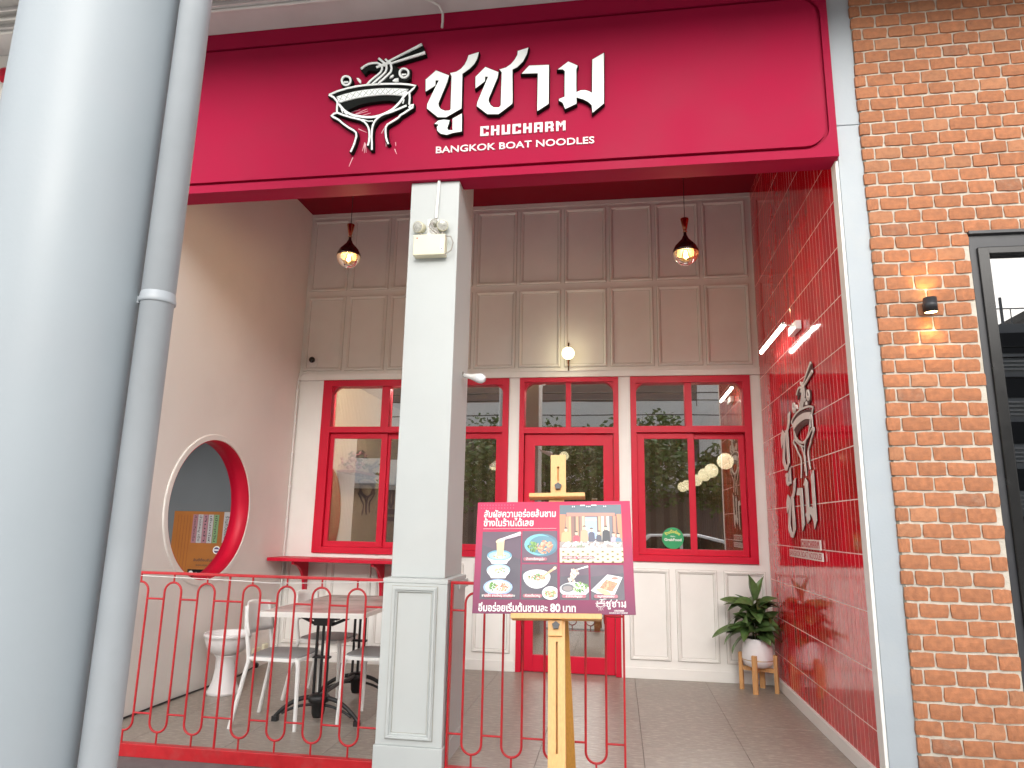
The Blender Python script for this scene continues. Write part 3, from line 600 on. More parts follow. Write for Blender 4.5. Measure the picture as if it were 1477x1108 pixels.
# ================================================================== the logo, outlines in metres (x, z) as on the fascia
LET={'chu': [(-1.149, 4.562), (-1.104, 4.569), (-1.071, 4.589), (-1.044, 4.621), (-1.028, 4.657), (-1.019, 4.694), (-0.945, 4.712), (-0.953, 4.665), (-0.972, 4.625), (-1.005, 4.587), (-1.059, 4.55), (-1.058, 4.527), (-1.056, 4.273), (-1.129, 4.233), (-1.166, 4.213), (-1.226, 4.218), (-1.308, 4.294), (-1.307, 4.327), (-1.23, 4.512), (-1.254, 4.514), (-1.254, 4.473), (-1.323, 4.43), (-1.328, 4.525), (-1.254, 4.593), (-1.157, 4.544), (-1.167, 4.495), (-1.226, 4.328), (-1.223, 4.305), (-1.206, 4.28), (-1.175, 4.263), (-1.141, 4.263), (-1.134, 4.272), (-1.137, 4.534)], 'u': [(-1.051, 4.232), (-1.048, 4.093), (-1.11, 4.087), (-1.154, 4.075), (-1.198, 4.086), (-1.225, 4.114), (-1.228, 4.139), (-1.215, 4.16), (-1.246, 4.167), (-1.22, 4.19), (-1.179, 4.194), (-1.139, 4.186), (-1.144, 4.159), (-1.153, 4.13), (-1.149, 4.112), (-1.114, 4.105), (-1.117, 4.197)], 'cha': [(-0.79, 4.559), (-0.743, 4.57), (-0.71, 4.593), (-0.684, 4.625), (-0.664, 4.661), (-0.661, 4.695), (-0.586, 4.715), (-0.597, 4.662), (-0.623, 4.608), (-0.663, 4.567), (-0.697, 4.551), (-0.692, 4.299), (-0.694, 4.281), (-0.789, 4.208), (-0.869, 4.214), (-0.945, 4.283), (-0.942, 4.312), (-0.87, 4.51), (-0.892, 4.512), (-0.893, 4.475), (-0.959, 4.425), (-0.962, 4.515), (-0.893, 4.588), (-0.797, 4.538), (-0.802, 4.497), (-0.862, 4.335), (-0.862, 4.313), (-0.847, 4.282), (-0.824, 4.262), (-0.787, 4.259), (-0.774, 4.273), (-0.773, 4.535)], 'aa': [(-0.629, 4.512), (-0.578, 4.57), (-0.438, 4.563), (-0.438, 4.26), (-0.516, 4.21), (-0.516, 4.505)], 'ma': [(-0.374, 4.522), (-0.303, 4.577), (-0.238, 4.539), (-0.247, 4.51), (-0.247, 4.332), (-0.217, 4.344), (-0.186, 4.343), (-0.161, 4.333), (-0.138, 4.317), (-0.136, 4.577), (-0.056, 4.622), (-0.059, 4.232), (-0.136, 4.167), (-0.141, 4.225), (-0.166, 4.253), (-0.202, 4.276), (-0.246, 4.294), (-0.246, 4.245), (-0.323, 4.211), (-0.341, 4.261), (-0.367, 4.278), (-0.366, 4.289), (-0.327, 4.304), (-0.327, 4.505), (-0.342, 4.52)]}
STROKES=[([(-2.054, 4.466), (-1.993, 4.49), (-1.916, 4.507), (-1.851, 4.517), (-1.779, 4.521), (-1.703, 4.521), (-1.631, 4.518), (-1.517, 4.509), (-1.451, 4.497), (-1.4, 4.482), (-1.421, 4.458), (-1.446, 4.434)], 0.0142, 0.0142), ([(-2.054, 4.464), (-2.019, 4.442), (-1.991, 4.408), (-1.983, 4.384)], 0.0142, 0.0142), ([(-1.972, 4.377), (-1.954, 4.355), (-1.933, 4.33), (-1.904, 4.306), (-1.875, 4.29), (-1.847, 4.279), (-1.819, 4.272), (-1.786, 4.264), (-1.753, 4.258), (-1.721, 4.256), (-1.688, 4.258), (-1.656, 4.265), (-1.63, 4.274), (-1.601, 4.286), (-1.572, 4.301), (-1.547, 4.322), (-1.521, 4.349), (-1.501, 4.376), (-1.486, 4.401), (-1.461, 4.433)], 0.0167, 0.0167), ([(-1.987, 4.39), (-1.987, 4.352), (-1.984, 4.308)], 0.0127, 0.0127), ([(-1.446, 4.435), (-1.44, 4.388), (-1.441, 4.337)], 0.0127, 0.0127), ([(-2.021, 4.293), (-2.008, 4.307), (-1.981, 4.312), (-1.93, 4.289), (-1.874, 4.267), (-1.829, 4.253), (-1.796, 4.241), (-1.773, 4.226), (-1.752, 4.203), (-1.737, 4.176), (-1.728, 4.147), (-1.724, 4.101), (-1.725, 4.067), (-1.731, 4.036)], 0.0142, 0.0118), ([(-2.024, 4.293), (-2.012, 4.281), (-1.983, 4.265), (-1.96, 4.248), (-1.934, 4.223), (-1.884, 4.184), (-1.844, 4.158), (-1.828, 4.143), (-1.822, 4.114), (-1.832, 4.063), (-1.843, 4.027), (-1.856, 3.994)], 0.0142, 0.0118), ([(-1.464, 4.327), (-1.508, 4.31), (-1.55, 4.294), (-1.587, 4.282), (-1.624, 4.274), (-1.651, 4.262), (-1.666, 4.25), (-1.684, 4.232), (-1.697, 4.21), (-1.704, 4.185), (-1.708, 4.157), (-1.708, 4.1), (-1.702, 4.048), (-1.699, 4.0)], 0.0142, 0.0118), ([(-1.44, 4.313), (-1.426, 4.328), (-1.412, 4.331), (-1.413, 4.311), (-1.443, 4.291), (-1.474, 4.271), (-1.503, 4.255), (-1.515, 4.236), (-1.556, 4.211), (-1.595, 4.188), (-1.606, 4.166), (-1.606, 4.138), (-1.6, 4.092), (-1.59, 4.057), (-1.58, 4.037)], 0.0142, 0.0118), ([(-1.785, 4.244), (-1.74, 4.225), (-1.705, 4.224)], 0.0059, 0.0059), ([(-1.953, 4.34), (-1.94, 4.31)], 0.0078, 0.0078), ([(-1.482, 4.377), (-1.489, 4.349)], 0.0078, 0.0078), ([(-1.926, 4.309), (-1.906, 4.292)], 0.0069, 0.0069), ([(-1.82, 4.66), (-1.795, 4.68), (-1.767, 4.693), (-1.739, 4.697), (-1.704, 4.696), (-1.669, 4.676), (-1.645, 4.669)], 0.0157, 0.0127), ([(-1.691, 4.73), (-1.671, 4.712), (-1.64, 4.684)], 0.0147, 0.0147), ([(-1.639, 4.718), (-1.618, 4.697)], 0.0137, 0.0137), ([(-1.702, 4.66), (-1.674, 4.67), (-1.64, 4.684), (-1.601, 4.69)], 0.0157, 0.0157), ([(-1.664, 4.668), (-1.661, 4.639), (-1.671, 4.615), (-1.698, 4.59), (-1.73, 4.565), (-1.752, 4.544), (-1.77, 4.52)], 0.0142, 0.0142), ([(-1.631, 4.674), (-1.627, 4.642), (-1.633, 4.615), (-1.652, 4.592), (-1.69, 4.559), (-1.712, 4.539), (-1.73, 4.521)], 0.0142, 0.0142), ([(-1.597, 4.674), (-1.589, 4.639), (-1.593, 4.612), (-1.612, 4.589), (-1.644, 4.558), (-1.666, 4.541), (-1.683, 4.519)], 0.0142, 0.0142), ([(-1.618, 4.699), (-1.374, 4.814)], 0.0118, 0.0206), ([(-1.6, 4.68), (-1.347, 4.744)], 0.0118, 0.0216), ([(-1.896, 4.566), (-1.898, 4.552), (-1.905, 4.54), (-1.915, 4.533), (-1.928, 4.531), (-1.942, 4.535), (-1.954, 4.544), (-1.962, 4.557), (-1.966, 4.572), (-1.964, 4.586), (-1.958, 4.597), (-1.947, 4.605), (-1.934, 4.606), (-1.92, 4.602), (-1.908, 4.593), (-1.9, 4.58), (-1.896, 4.566)], 0.0142, 0.0142), ([(-1.945, 4.556), (-1.916, 4.556)], 0.0137, 0.0098), ([(-1.458, 4.588), (-1.46, 4.574), (-1.467, 4.563), (-1.477, 4.556), (-1.49, 4.554), (-1.503, 4.558), (-1.515, 4.567), (-1.523, 4.58), (-1.526, 4.594), (-1.524, 4.608), (-1.517, 4.62), (-1.507, 4.627), (-1.494, 4.628), (-1.481, 4.624), (-1.469, 4.615), (-1.461, 4.603), (-1.458, 4.588)], 0.0142, 0.0142), ([(-1.505, 4.579), (-1.477, 4.579)], 0.0137, 0.0098)]
WHITE={'band': [(-1.996, 4.439), (-1.931, 4.456), (-1.86, 4.47), (-1.789, 4.477), (-1.724, 4.479), (-1.669, 4.479), (-1.615, 4.476), (-1.533, 4.467), (-1.452, 4.455), (-1.492, 4.407), (-1.557, 4.418), (-1.612, 4.425), (-1.666, 4.427), (-1.72, 4.426), (-1.786, 4.422), (-1.846, 4.416), (-1.911, 4.404), (-1.971, 4.39)], 'drip1': [(-1.851, 4.579), (-1.835, 4.579), (-1.817, 4.561), (-1.815, 4.539), (-1.823, 4.538), (-1.839, 4.556)], 'drip2': [(-1.598, 4.557), (-1.591, 4.574), (-1.575, 4.583), (-1.567, 4.578), (-1.574, 4.564)], 'drip3': [(-1.575, 4.533), (-1.559, 4.549), (-1.532, 4.551), (-1.53, 4.526), (-1.552, 4.525)]}
BLACK={'k1': [(-2.026, 4.459), (-1.944, 4.48), (-1.862, 4.497), (-1.78, 4.502), (-1.725, 4.502), (-1.616, 4.495), (-1.507, 4.482), (-1.431, 4.467), (-1.457, 4.446), (-1.507, 4.388), (-1.514, 4.363), (-1.582, 4.383), (-1.642, 4.385), (-1.718, 4.382), (-1.772, 4.376), (-1.826, 4.365), (-1.89, 4.338), (-1.916, 4.32), (-1.939, 4.342), (-1.979, 4.386), (-1.998, 4.423)], 'k2': [(-1.779, 4.519), (-1.736, 4.56), (-1.669, 4.597), (-1.662, 4.664), (-1.582, 4.669), (-1.523, 4.627), (-1.444, 4.62), (-1.446, 4.546), (-1.517, 4.509), (-1.631, 4.518)], 'k3': [(-1.817, 4.654), (-1.756, 4.695), (-1.675, 4.687), (-1.663, 4.64), (-1.694, 4.63), (-1.764, 4.646), (-1.797, 4.614)], 'k4': [(-1.601, 4.69), (-1.372, 4.82), (-1.343, 4.746), (-1.583, 4.679)], 'k5': [(-1.984, 4.381), (-1.933, 4.33), (-1.875, 4.288), (-1.786, 4.254), (-1.751, 4.217), (-1.732, 4.181), (-1.707, 4.214), (-1.666, 4.251), (-1.603, 4.281), (-1.551, 4.296), (-1.49, 4.369), (-1.445, 4.423), (-1.437, 4.325), (-1.508, 4.296), (-1.602, 4.263), (-1.665, 4.228), (-1.694, 4.179), (-1.708, 4.145), (-1.7, 4.009), (-1.727, 4.016), (-1.729, 4.136), (-1.76, 4.201), (-1.817, 4.24), (-1.912, 4.27), (-1.992, 4.311)]}
PINK=[[(-1.895, 4.333), (-1.825, 4.35)], [(-1.861, 4.315), (-1.77, 4.351)], [(-1.86, 4.311), (-1.764, 4.334)], [(-1.821, 4.297), (-1.741, 4.316)], [(-1.825, 4.193), (-1.763, 4.161)], [(-1.649, 4.147), (-1.633, 4.182), (-1.607, 4.206)], [(-1.855, 3.966), (-1.878, 3.9)], [(-1.771, 4.079), (-1.786, 4.015)], [(-1.771, 4.07), (-1.769, 3.999)], [(-1.765, 4.07), (-1.756, 4.001)], [(-1.611, 4.07), (-1.608, 4.036)], [(-1.54, 4.065), (-1.536, 4.037)], [(-1.543, 4.012), (-1.527, 3.974)]]
def logo_bits(fr, tf, root, white, black, dep, letters, name_pref='', pink=None, grow=0.007, k=1.0):
    # builds emblem + letters under root; tf maps a group name to a function placing 2D points
    T = lambda g, p: [tf(g, q) for q in p]
    if black:
        b = MB(); i = 0
        for kk in BLACK.values(): b.prism(T('e', kk), fr, 0, dep*0.90-0.0002*i, black, 0.002); i += 1
        for p, w0, w1 in STROKES:
            b.ribbon(T('e', p), (w0+2*grow)*k, (w1+2*grow)*k, fr, 0, dep-0.006-0.0001*i, black); i += 1
        lab(b.build('emblem_backing', root), 'black backing of the bowl emblem')
    b = MB()
    for i, (p, w0, w1) in enumerate(STROKES): b.ribbon(T('e', p), w0*k, w1*k, fr, dep-0.005 if black else 0, dep+0.0002*i, white)
    for i, kk in enumerate(WHITE.values()): b.prism(T('e', kk), fr, dep-0.005 if black else 0, dep+0.0062+0.0002*i, white)
    lab(b.build('emblem', root), 'bowl held in two hands with noodles and chopsticks')
    for g in letters:
        b = MB()
        if black:
            b.prism(T(g, LET[g]), fr, 0, dep-0.0045, black, grow*0.75); b.prism(T(g, LET[g]), fr, dep-0.004, dep, white)
        else: b.prism(T(g, LET[g]), fr, 0, dep, white)
        b.build('letter', root)
lg = thing('logo_sign', 'white and black raised shop sign with noodle bowl emblem on the crimson fascia', 'sign', (-1.1, 4.268, 4.3))
FR = front(4.268); ident = lambda g, p: p
logo_bits(FR, ident, lg, 'logo_white', 'logo_black', 0.040, ('chu', 'u', 'cha', 'aa', 'ma'))
b = MB()
bt = WHITE['band']; topl, botl = bt[:9], bt[9:][::-1]
def along(l, t):
    t *= len(l)-1; i = min(int(t), len(l)-2); f = t-i; return (l[i][0]*(1-f)+l[i+1][0]*f, l[i][1]*(1-f)+l[i+1][1]*f)
for i in range(11):
    t0, t1 = i/11, (i+1)/11
    mid = lambda p, q, f: (p[0]*(1-f)+q[0]*f, p[1]*(1-f)+q[1]*f)
    A, Bq = along(topl, t0), along(botl, t1); C_, D_ = along(botl, t0), along(topl, t1)
    b.ribbon([mid(A, Bq, 0.1), mid(A, Bq, 0.9)], 0.003, 0.003, FR, 0.044, 0.0470+0.0001*i, 'lattice'); b.ribbon([mid(C_, D_, 0.1), mid(C_, D_, 0.9)], 0.003, 0.003, FR, 0.044, 0.0485+0.0001*i, 'lattice')
b.build('lattice_lines', lg)
for i, p in enumerate(PINK): b = MB(); b.ribbon(p, 0.007, 0.0025, FR, 0.0, 0.0012+0.0001*i, 'print_pink'); b.build('brush_stroke', lg)
# blocky CHUCHARM lettering, drawn on a grid
GL = {'C': [(0, 0, .34, 1), (.34, 0, 1, .2), (.34, .8, 1, 1), (.68, .2, 1, .34), (.68, .66, 1, .8)], 'H': [(0, 0, .34, 1), (.66, 0, 1, 1), (.34, .42, .66, .62)],
      'U': [(0, 0, .34, 1), (.66, 0, 1, 1), (.34, 0, .66, .2)], 'A': [(0, 0, .34, 1), (.66, 0, 1, 1), (.34, .8, .66, 1), (.34, .32, .66, .5)],
      'R': [(0, 0, .34, 1), (.34, .8, .9, 1), (.66, .52, 1, .8), (.34, .36, .9, .52), (.66, 0, 1, .36)], 'M': [(0, 0, .3, 1), (.8, 0, 1.1, 1), (.3, .62, .46, .9), (.64, .62, .8, .9), (.46, .42, .64, .74)]}
def block_text(s, w, h, fr, d0, d1, m, parent, name='lettering'):
    u = sum(1.1 if c == 'M' else 1.0 for c in s)+0.28*(len(s)-1); k = w/u; x = 0; b = MB()
    for c in s:
        for a, e, f, g in GL[c]:
            b.prism([(x+a*k, e*h), (x+f*k, e*h), (x+f*k, g*h), (x+a*k, g*h)], fr, d0, d1, m)
        x += ((1.1 if c == 'M' else 1.0)+0.28)*k
    return b.build(name, parent)
flat('print_pale', (0.80, 0.70, 0.70))
block_text('CHUCHARM', 0.598, 0.074, (Vector((-0.921, 4.268, 4.066)), X_, Z_, -Y_), 0, 0.010, 'print_pale', lg)
textmesh('BANGKOK BOAT NOODLES', 0.072, (Vector((-1.238, 4.268, 3.957)), X_, Z_, -Y_), 0.0, 'print_pale', 0.012, 0.004, 'LEFT', 1.112, parent=lg)

# the same logo, standing upright on the red tiles
wl_ = thing('wall_logo', 'white logo with noodle bowl and lettering on the glossy red tiles', 'sign', (XR, 5.7, 1.8))
FW_ = (Vector((XR-0.005, 0, 0)), -Y_, Z_, -X_)        # 2D (a, z) with a = -y
ex0 = min(p[0] for s in STROKES for p in s[0]); ez1 = max(p[1] for s in STROKES for p in s[0])
rim0, rim1 = STROKES[0][0][0], STROKES[0][0][9]
def wall_tf(g, p):
    if g == 'e': s_ = 0.638/(rim1[0]-rim0[0]); return (-5.816+(p[0]-rim0[0])*s_, 2.263+(p[1]-rim0[1])*s_)
    if g in ('chu', 'u'):
        a = LET['chu'][6]; s_ = 0.96; return (-5.844+(p[0]-a[0])*s_, 2.359+(p[1]-a[1])*s_*0.98)
    a, tgt = {'cha': (LET['cha'][6], (-5.80, 1.810)), 'aa': (LET['aa'][2], (-5.615, 1.722)), 'ma': (LET['ma'][10], (-5.276, 1.832))}[g]
    return (tgt[0]+(p[0]-a[0])*0.93, tgt[1]+(p[1]-a[1])*0.93)
logo_bits(FW_, wall_tf, wl_, 'logo_cream', 'logo_brown', 0.010, ('chu', 'u', 'cha', 'aa', 'ma'), grow=0.001)
for o_, s_, w_, h_ in ((( -5.734, 1.270), 'CHUCHARM', 0.50, 0.056), ):
    bxs('letter_plate', 'logo_cream', [(XR-0.016, XR-0.0055, 5.228, 5.740, 1.264, 1.334)], wl_)
    block_text(s_, w_*0.96, 0.05, (Vector((XR-0.016, 5.728, 1.275)), -Y_, Z_, -X_), 0, 0.001, 'print_red', wl_) if flat('print_red', (0.45, 0.05, 0.06)) else None
bxs('letter_plate', 'logo_cream', [(XR-0.016, XR-0.0055, 5.193, 6.138, 1.188, 1.246)], wl_)
textmesh('BANGKOK BOAT NOODLES', 0.06, (Vector((XR-0.0165, 6.125, 1.198)), -Y_, Z_, -X_), 0, 'print_red', 0.02, 0, 'LEFT', 0.92, parent=wl_)

# ================================================================== railings
def railing(label, loc, x0, x1, centres, posts, endpost):
    t = thing('railing', label, 'railing', loc, 'red railings at the porch edge'); y = 4.285
    bxs('top_rail', 'rail_red', [(x0, x1, y-0.014, y+0.014, 1.034, 1.052)], t, 0.004)
    bxs('bottom_rail', 'rail_red', [(x0, x1, y-0.026, y+0.02, -0.0695, 0.006)], t, 0.003)
    for c in centres:
        pts = []; r = 0.0595
        for a in range(13): pts.append((c+r*math.cos(math.pi*a/12), y, 0.926+r*math.sin(math.pi*a/12)))
        for a in range(13): pts.append((c-r*math.cos(math.pi*a/12), y, 0.134-r*math.sin(math.pi*a/12)))
        b = MB(); pts.append(pts[0]); b.tube(pts, 0.0070, 'rail_red', 8, caps=False)
        b.tube([(c, y, 0.986), (c, y, 1.034)], 0.006, 'rail_red', 8); b.tube([(c, y, 0.004), (c, y, 0.075)], 0.006, 'rail_red', 8); b.build('loop_bar', t)
    ends = sorted([(c-0.0595, c+0.0595) for c in centres])
    for (a0, a1), (c0, c1) in zip(ends[:-1], ends[1:]):
        for z in (0.880, 0.182):
            b = MB(); b.tube([(a1, y, z), (c0, y, z)], 0.0062, 'rail_red', 8); b.build('connector', t)
    for z in (0.880, 0.182):
        for p, q in ((x0, ends[0][0]), (ends[-1][1], x1)):
            if abs(q-p) < 0.3: b = MB(); b.tube([(p, y, z), (q, y, z)], 0.0062, 'rail_red', 8); b.build('connector', t)
    for p in posts: b = MB(); b.tube([(p, y, 0.004), (p, y, 1.036)], 0.0078, 'rail_red', 8); b.build('post', t)
    for p in endpost: bxs('end_post', 'rail_red', [(p-0.006, p+0.006, y-0.02, y+0.02, 0.004, 1.05)], t, 0.002)
    return t
railing('longer red loop railing in front of the table', (-2.45, 4.285, -0.07), XL+0.005, -1.443, [-3.364, -3.126, -2.888, -2.650, -2.333, -2.096, -1.860, -1.624], [-2.493], [])
railing('shorter red loop railing behind the easel', (-0.5, 4.285, -0.07), -1.021, 0.034, [-0.866, -0.628, -0.378, -0.136], [], [-1.012, 0.028])
wr = MB(); wr.tube([(XL+0.05, 4.268, 1.03), (-2.4, 4.268, 1.012), (-2.2, 4.268, 1.005), (-1.95, 4.268, 1.012), (-1.445, 4.268, 1.035)], 0.0022, 'plastic_white', 6)
tag(wr.build('thin_cord', base=(-2.2, 4.268, 1.0)), 'thin white cord sagging under the longer top rail', 'cord')

# ================================================================== easel and poster
yaw_, til_, rol_ = 0.0162, 0.278, 0.0263
ex = Vector((math.cos(yaw_), math.sin(yaw_), 0)); nf = Vector((math.sin(yaw_), -math.cos(yaw_), 0)); ez = Z_*math.cos(til_)-nf*math.sin(til_)
ex, ez = ex*math.cos(rol_)+ez*math.sin(rol_), ez*math.cos(rol_)-ex*math.sin(rol_); en = ex.cross(ez)
PO = Vector((-0.3432, 3.7474, 1.2422)); PF = (PO, ex, ez, en)
def pbox(b, x0, x1, z0, z1, d0, d1, m): b.prism([(x0, z0), (x1, z0), (x1, z1), (x0, z1)], PF, d0, d1, m)
ea = thing('easel', 'varnished wooden display easel holding the menu poster in front of the railing', 'easel', (-0.33, 3.9, -0.07))
zf = -(1.2422+0.07+0.0)/math.cos(til_)                       # the post meets the pavement
b = MB()
pbox(b, -0.024, 0.0145, zf, -0.31, -0.055, -0.012, 'wood'); pbox(b, 0.0245, 0.060, zf, -0.31, -0.055, -0.012, 'wood'); pbox(b, 0.0145, 0.0245, -0.430, -0.31, -0.054, -0.013, 'wood'); pbox(b, 0.0145, 0.0245, zf, -0.93, -0.054, -0.013, 'wood')
pbox(b, 0.0145, 0.0245, -0.93, -0.43, -0.055, -0.047, 'wood_dark'); pbox(b, -0.024, 0.060, -0.31, 0.33, -0.055, -0.014, 'wood'); b.build('post', ea)
b = MB(); pbox(b, -0.024, 0.048, -0.405, -0.3275, -0.012, 0.004, 'wood'); b.build('sliding_block', ea, bevel=0.002)
b = MB(); pbox(b, -0.213, 0.250, -0.327, -0.300, -0.03, 0.036, 'wood'); b.build('shelf', ea, bevel=0.003)
b = MB(); pbox(b, -0.013, 0.0225, 0.34, 0.578, -0.030, -0.008, 'wood'); pbox(b, 0.0345, 0.072, 0.34, 0.578, -0.030, -0.008, 'wood'); pbox(b, 0.0225, 0.0345, 0.508, 0.5775, -0.030, -0.0085, 'wood'); pbox(b, 0.0225, 0.0345, 0.34, 0.420, -0.030, -0.0085, 'wood'); pbox(b, 0.0225, 0.0345, 0.42, 0.508, -0.030, -0.026, 'wood_dark')
b.build('top_slide', ea)
b = MB(); pbox(b, -0.130, 0.178, 0.316, 0.339, -0.025, 0.036, 'wood'); b.build('clamp_bar', ea, bevel=0.003)
for x, z, d in ((0.029, 0.386, -0.008), (0.017, -0.356, 0.004)):
    b = MB(); pts = [(x+(0.021 if k % 2 == 0 else 0.0155)*math.sin(k*math.pi/5), z+(0.021 if k % 2 == 0 else 0.0155)*math.cos(k*math.pi/5)) for k in range(10)]
    b.prism(pts, PF, d+0.004, d+0.022, 'black_frame'); b.prism([(x+0.007*math.cos(k*math.pi/6), z+0.007*math.sin(k*math.pi/6)) for k in range(12)], PF, d, d+0.004, 'iron'); b.build('knob', ea)
hp = PO+ex*0.022+ez*(-0.05)+en*(-0.06)
def leg(b, p, q, w, t, m):
    p, q = Vector(p), Vector(q); dv = (q-p).normalized(); sx = X_*w/2; sy = dv.cross(X_).normalized()*t/2
    vs = [c+a*sx+e*sy for c in (p, q) for a, e in ((-1, -1), (1, -1), (1, 1), (-1, 1))]
    b.add(vs, [(0, 1, 2, 3), (4, 7, 6, 5)]+[(i, 4+i, 4+(i+1) % 4, (i+1) % 4) for i in range(4)], m)
b = MB(); foot = Vector((hp.x+0.035, 4.245, -0.07)); leg(b, hp, foot, 0.085, 0.022, 'wood_dark'); b.build('rear_leg', ea, bevel=0.003)

po = thing('menu_poster', 'pink and maroon noodle menu poster standing on the easel', 'poster', tuple(PO))
def gradmat():
    m = bpy.data.materials.new('poster_print'); m.use_nodes = True; n, l = m.node_tree.nodes, m.node_tree.links
    tc = n.new('ShaderNodeTexCoord'); sp = n.new('ShaderNodeSeparateXYZ'); l.new(tc.outputs['Object'], sp.inputs[0])
    mr = n.new('ShaderNodeMapRange'); mr.inputs[1].default_value = -0.29; mr.inputs[2].default_value = 0.29; l.new(sp.outputs[2], mr.inputs[0])
    cr = n.new('ShaderNodeValToRGB'); e = cr.color_ramp.elements
    e[0].position = 0.0; e[0].color = (0.19, 0.045, 0.105, 1); e[1].position = 1.0; e[1].color = (0.58, 0.03, 0.105, 1)
    k = cr.color_ramp.elements.new(0.45); k.color = (0.36, 0.045, 0.12, 1); k = cr.color_ramp.elements.new(0.8); k.color = (0.53, 0.035, 0.10, 1)
    l.new(mr.outputs[0], cr.inputs[0]); l.new(cr.outputs[0], n['Principled BSDF'].inputs['Base Color']); n['Principled BSDF'].inputs['Roughness'].default_value = 0.45; n['Principled BSDF'].inputs['Specular IOR Level'].default_value = 0.3
    return m
M['poster_print'] = gradmat()
b = MB(); pbox(b, -0.4205, 0.4205, -0.2985, 0.2985, -0.006, 0, 'poster_print'); b.build('board', po)
def ptext(s, size, x, z, m, bold, width=None, align='LEFT', d=0.0012, name='lettering'):
    textmesh(s, size, (PO+ex*x+ez*z, ex, ez, en), d, m, bold, 0, align, width, name, po)
PC = {}
def pc(c, r=0.35):
    k = 'print_%02x%02x%02x' % tuple(int(max(0, min(1, q))*255) for q in c)
    return k if k in M else (flat(k, c, r) and k)
class Pic:
    def __init__(s, x0, x1, z0, z1, bg): s.b = MB(); s.d = 0.0006; s.r = (x0, x1, z0, z1); s.poly([(x0, z0), (x1, z0), (x1, z1), (x0, z1)], bg)
    def poly(s, pts, c):
        x0, x1, z0, z1 = s.r; s.d += 0.00004
        pts = [(min(max(p[0], x0), x1), min(max(p[1], z0), z1)) for p in pts]; o, a, e, n = PF
        vs = [o+a*p[0]+e*p[1]+n*s.d for p in pts]; s.b.add(vs, [tuple(range(len(vs)))], pc(c)); return s
    def ell(s, x, z, rx, rz, c, rot=0, a0=0, a1=360, n=20):
        q = []
        for i in range(n+(0 if a1-a0 == 360 else 1)):
            t = R_(a0+(a1-a0)*i/n); u, v = rx*math.cos(t), rz*math.sin(t); q.append((x+u*math.cos(rot)-v*math.sin(rot), z+u*math.sin(rot)+v*math.cos(rot)))
        return s.poly(q, c)
    def bits(s, x, z, rx, rz, cols, n, sz):
        for i in range(n):
            t, r = random.uniform(0, 6.28), math.sqrt(random.random()); s.ell(x+rx*r*math.cos(t), z+rz*r*math.sin(t), sz*random.uniform(0.6, 1.4), sz*random.uniform(0.3, 0.7), random.choice(cols), random.uniform(0, 3), n=7)
        return s
    def line(s, p, q, w, c, w1=None):
        p, q = Vector(p), Vector(q); t = (q-p).normalized(); n = Vector((-t.y, t.x)); w1 = w if w1 is None else w1
        return s.poly([p+n*w/2, p-n*w/2, q-n*w1/2, q+n*w1/2], c)
    def done(s, label): lab(s.b.build('photo', po), label)
DK = (0.055, 0.045, 0.075); GRN = [(0.10, 0.28, 0.05), (0.22, 0.42, 0.10), (0.05, 0.16, 0.05)]; MEAT = [(0.62, 0.27, 0.15), (0.75, 0.42, 0.25), (0.5, 0.2, 0.12), (0.8, 0.55, 0.3)]; NOO = [(0.85, 0.75, 0.5), (0.8, 0.62, 0.35), (0.9, 0.85, 0.65), (0.5, 0.35, 0.15)]
WHT = (0.82, 0.86, 0.9)
p = Pic(-0.385, -0.172, -0.228, 0.131, DK)
p.poly([(-0.385, 0.131), (-0.172, 0.131), (-0.172, -0.02), (-0.385, 0.06)], (0.085, 0.045, 0.085))
def bowl(p, x, z, w, h, rim, inside, food):
    p.ell(x, z, w, h, WHT, 0, 180, 360); p.poly([(x-w, z), (x+w, z), (x+w*0.6, z-h), (x-w*0.6, z-h)], WHT); p.ell(x, z, w, h*0.62, rim); p.ell(x, z-0.002, w*0.88, h*0.5, inside); p.bits(x, z-0.004, w*0.6, h*0.3, food, 34, 0.006)
p.ell(-0.290, -0.165, 0.078, 0.042, (0.30, 0.45, 0.75)); p.ell(-0.290, -0.163, 0.066, 0.034, WHT); p.bits(-0.268, -0.165, 0.036, 0.02, MEAT, 40, 0.007); p.bits(-0.318, -0.160, 0.022, 0.02, GRN, 26, 0.007)
bowl(p, -0.290, -0.073, 0.063, 0.046, (0.35, 0.55, 0.72), (0.55, 0.7, 0.75), NOO+GRN)
bowl(p, -0.287, 0.002, 0.067, 0.046, (0.12, 0.36, 0.52), (0.35, 0.6, 0.7), NOO)
p.poly([(-0.305, 0.075), (-0.262, 0.078), (-0.266, 0.0), (-0.300, -0.004)], (0.80, 0.58, 0.36)); p.ell(-0.284, 0.080, 0.026, 0.012, (0.86, 0.68, 0.45), 0.3)
for k in range(5): p.line((-0.300+0.008*k, 0.074), (-0.298+0.007*k, 0.0), 0.0016, (0.62, 0.40, 0.22))
p.line((-0.285, 0.088), (-0.174, 0.124), 0.006, (0.82, 0.78, 0.85), 0.012); p.line((-0.285, 0.080), (-0.174, 0.112), 0.004, (0.7, 0.6, 0.68), 0.007)
p.done('printed photo of three stacked noodle bowls')
p = Pic(-0.166, 0.024, -0.037, 0.134, (0.085, 0.040, 0.085))
p.ell(-0.058, 0.058, 0.090, 0.062, (0.05, 0.16, 0.24)); p.ell(-0.074, 0.060, 0.080, 0.057, (0.16, 0.50, 0.62)); p.ell(-0.056, 0.058, 0.074, 0.050, (0.08, 0.24, 0.33)); p.bits(-0.048, 0.048, 0.046, 0.034, MEAT+[(0.7, 0.3, 0.25)], 60, 0.009); p.bits(-0.108, 0.048, 0.026, 0.026, GRN, 40, 0.008)
p.done('printed photo of a turquoise bowl of pork and greens')
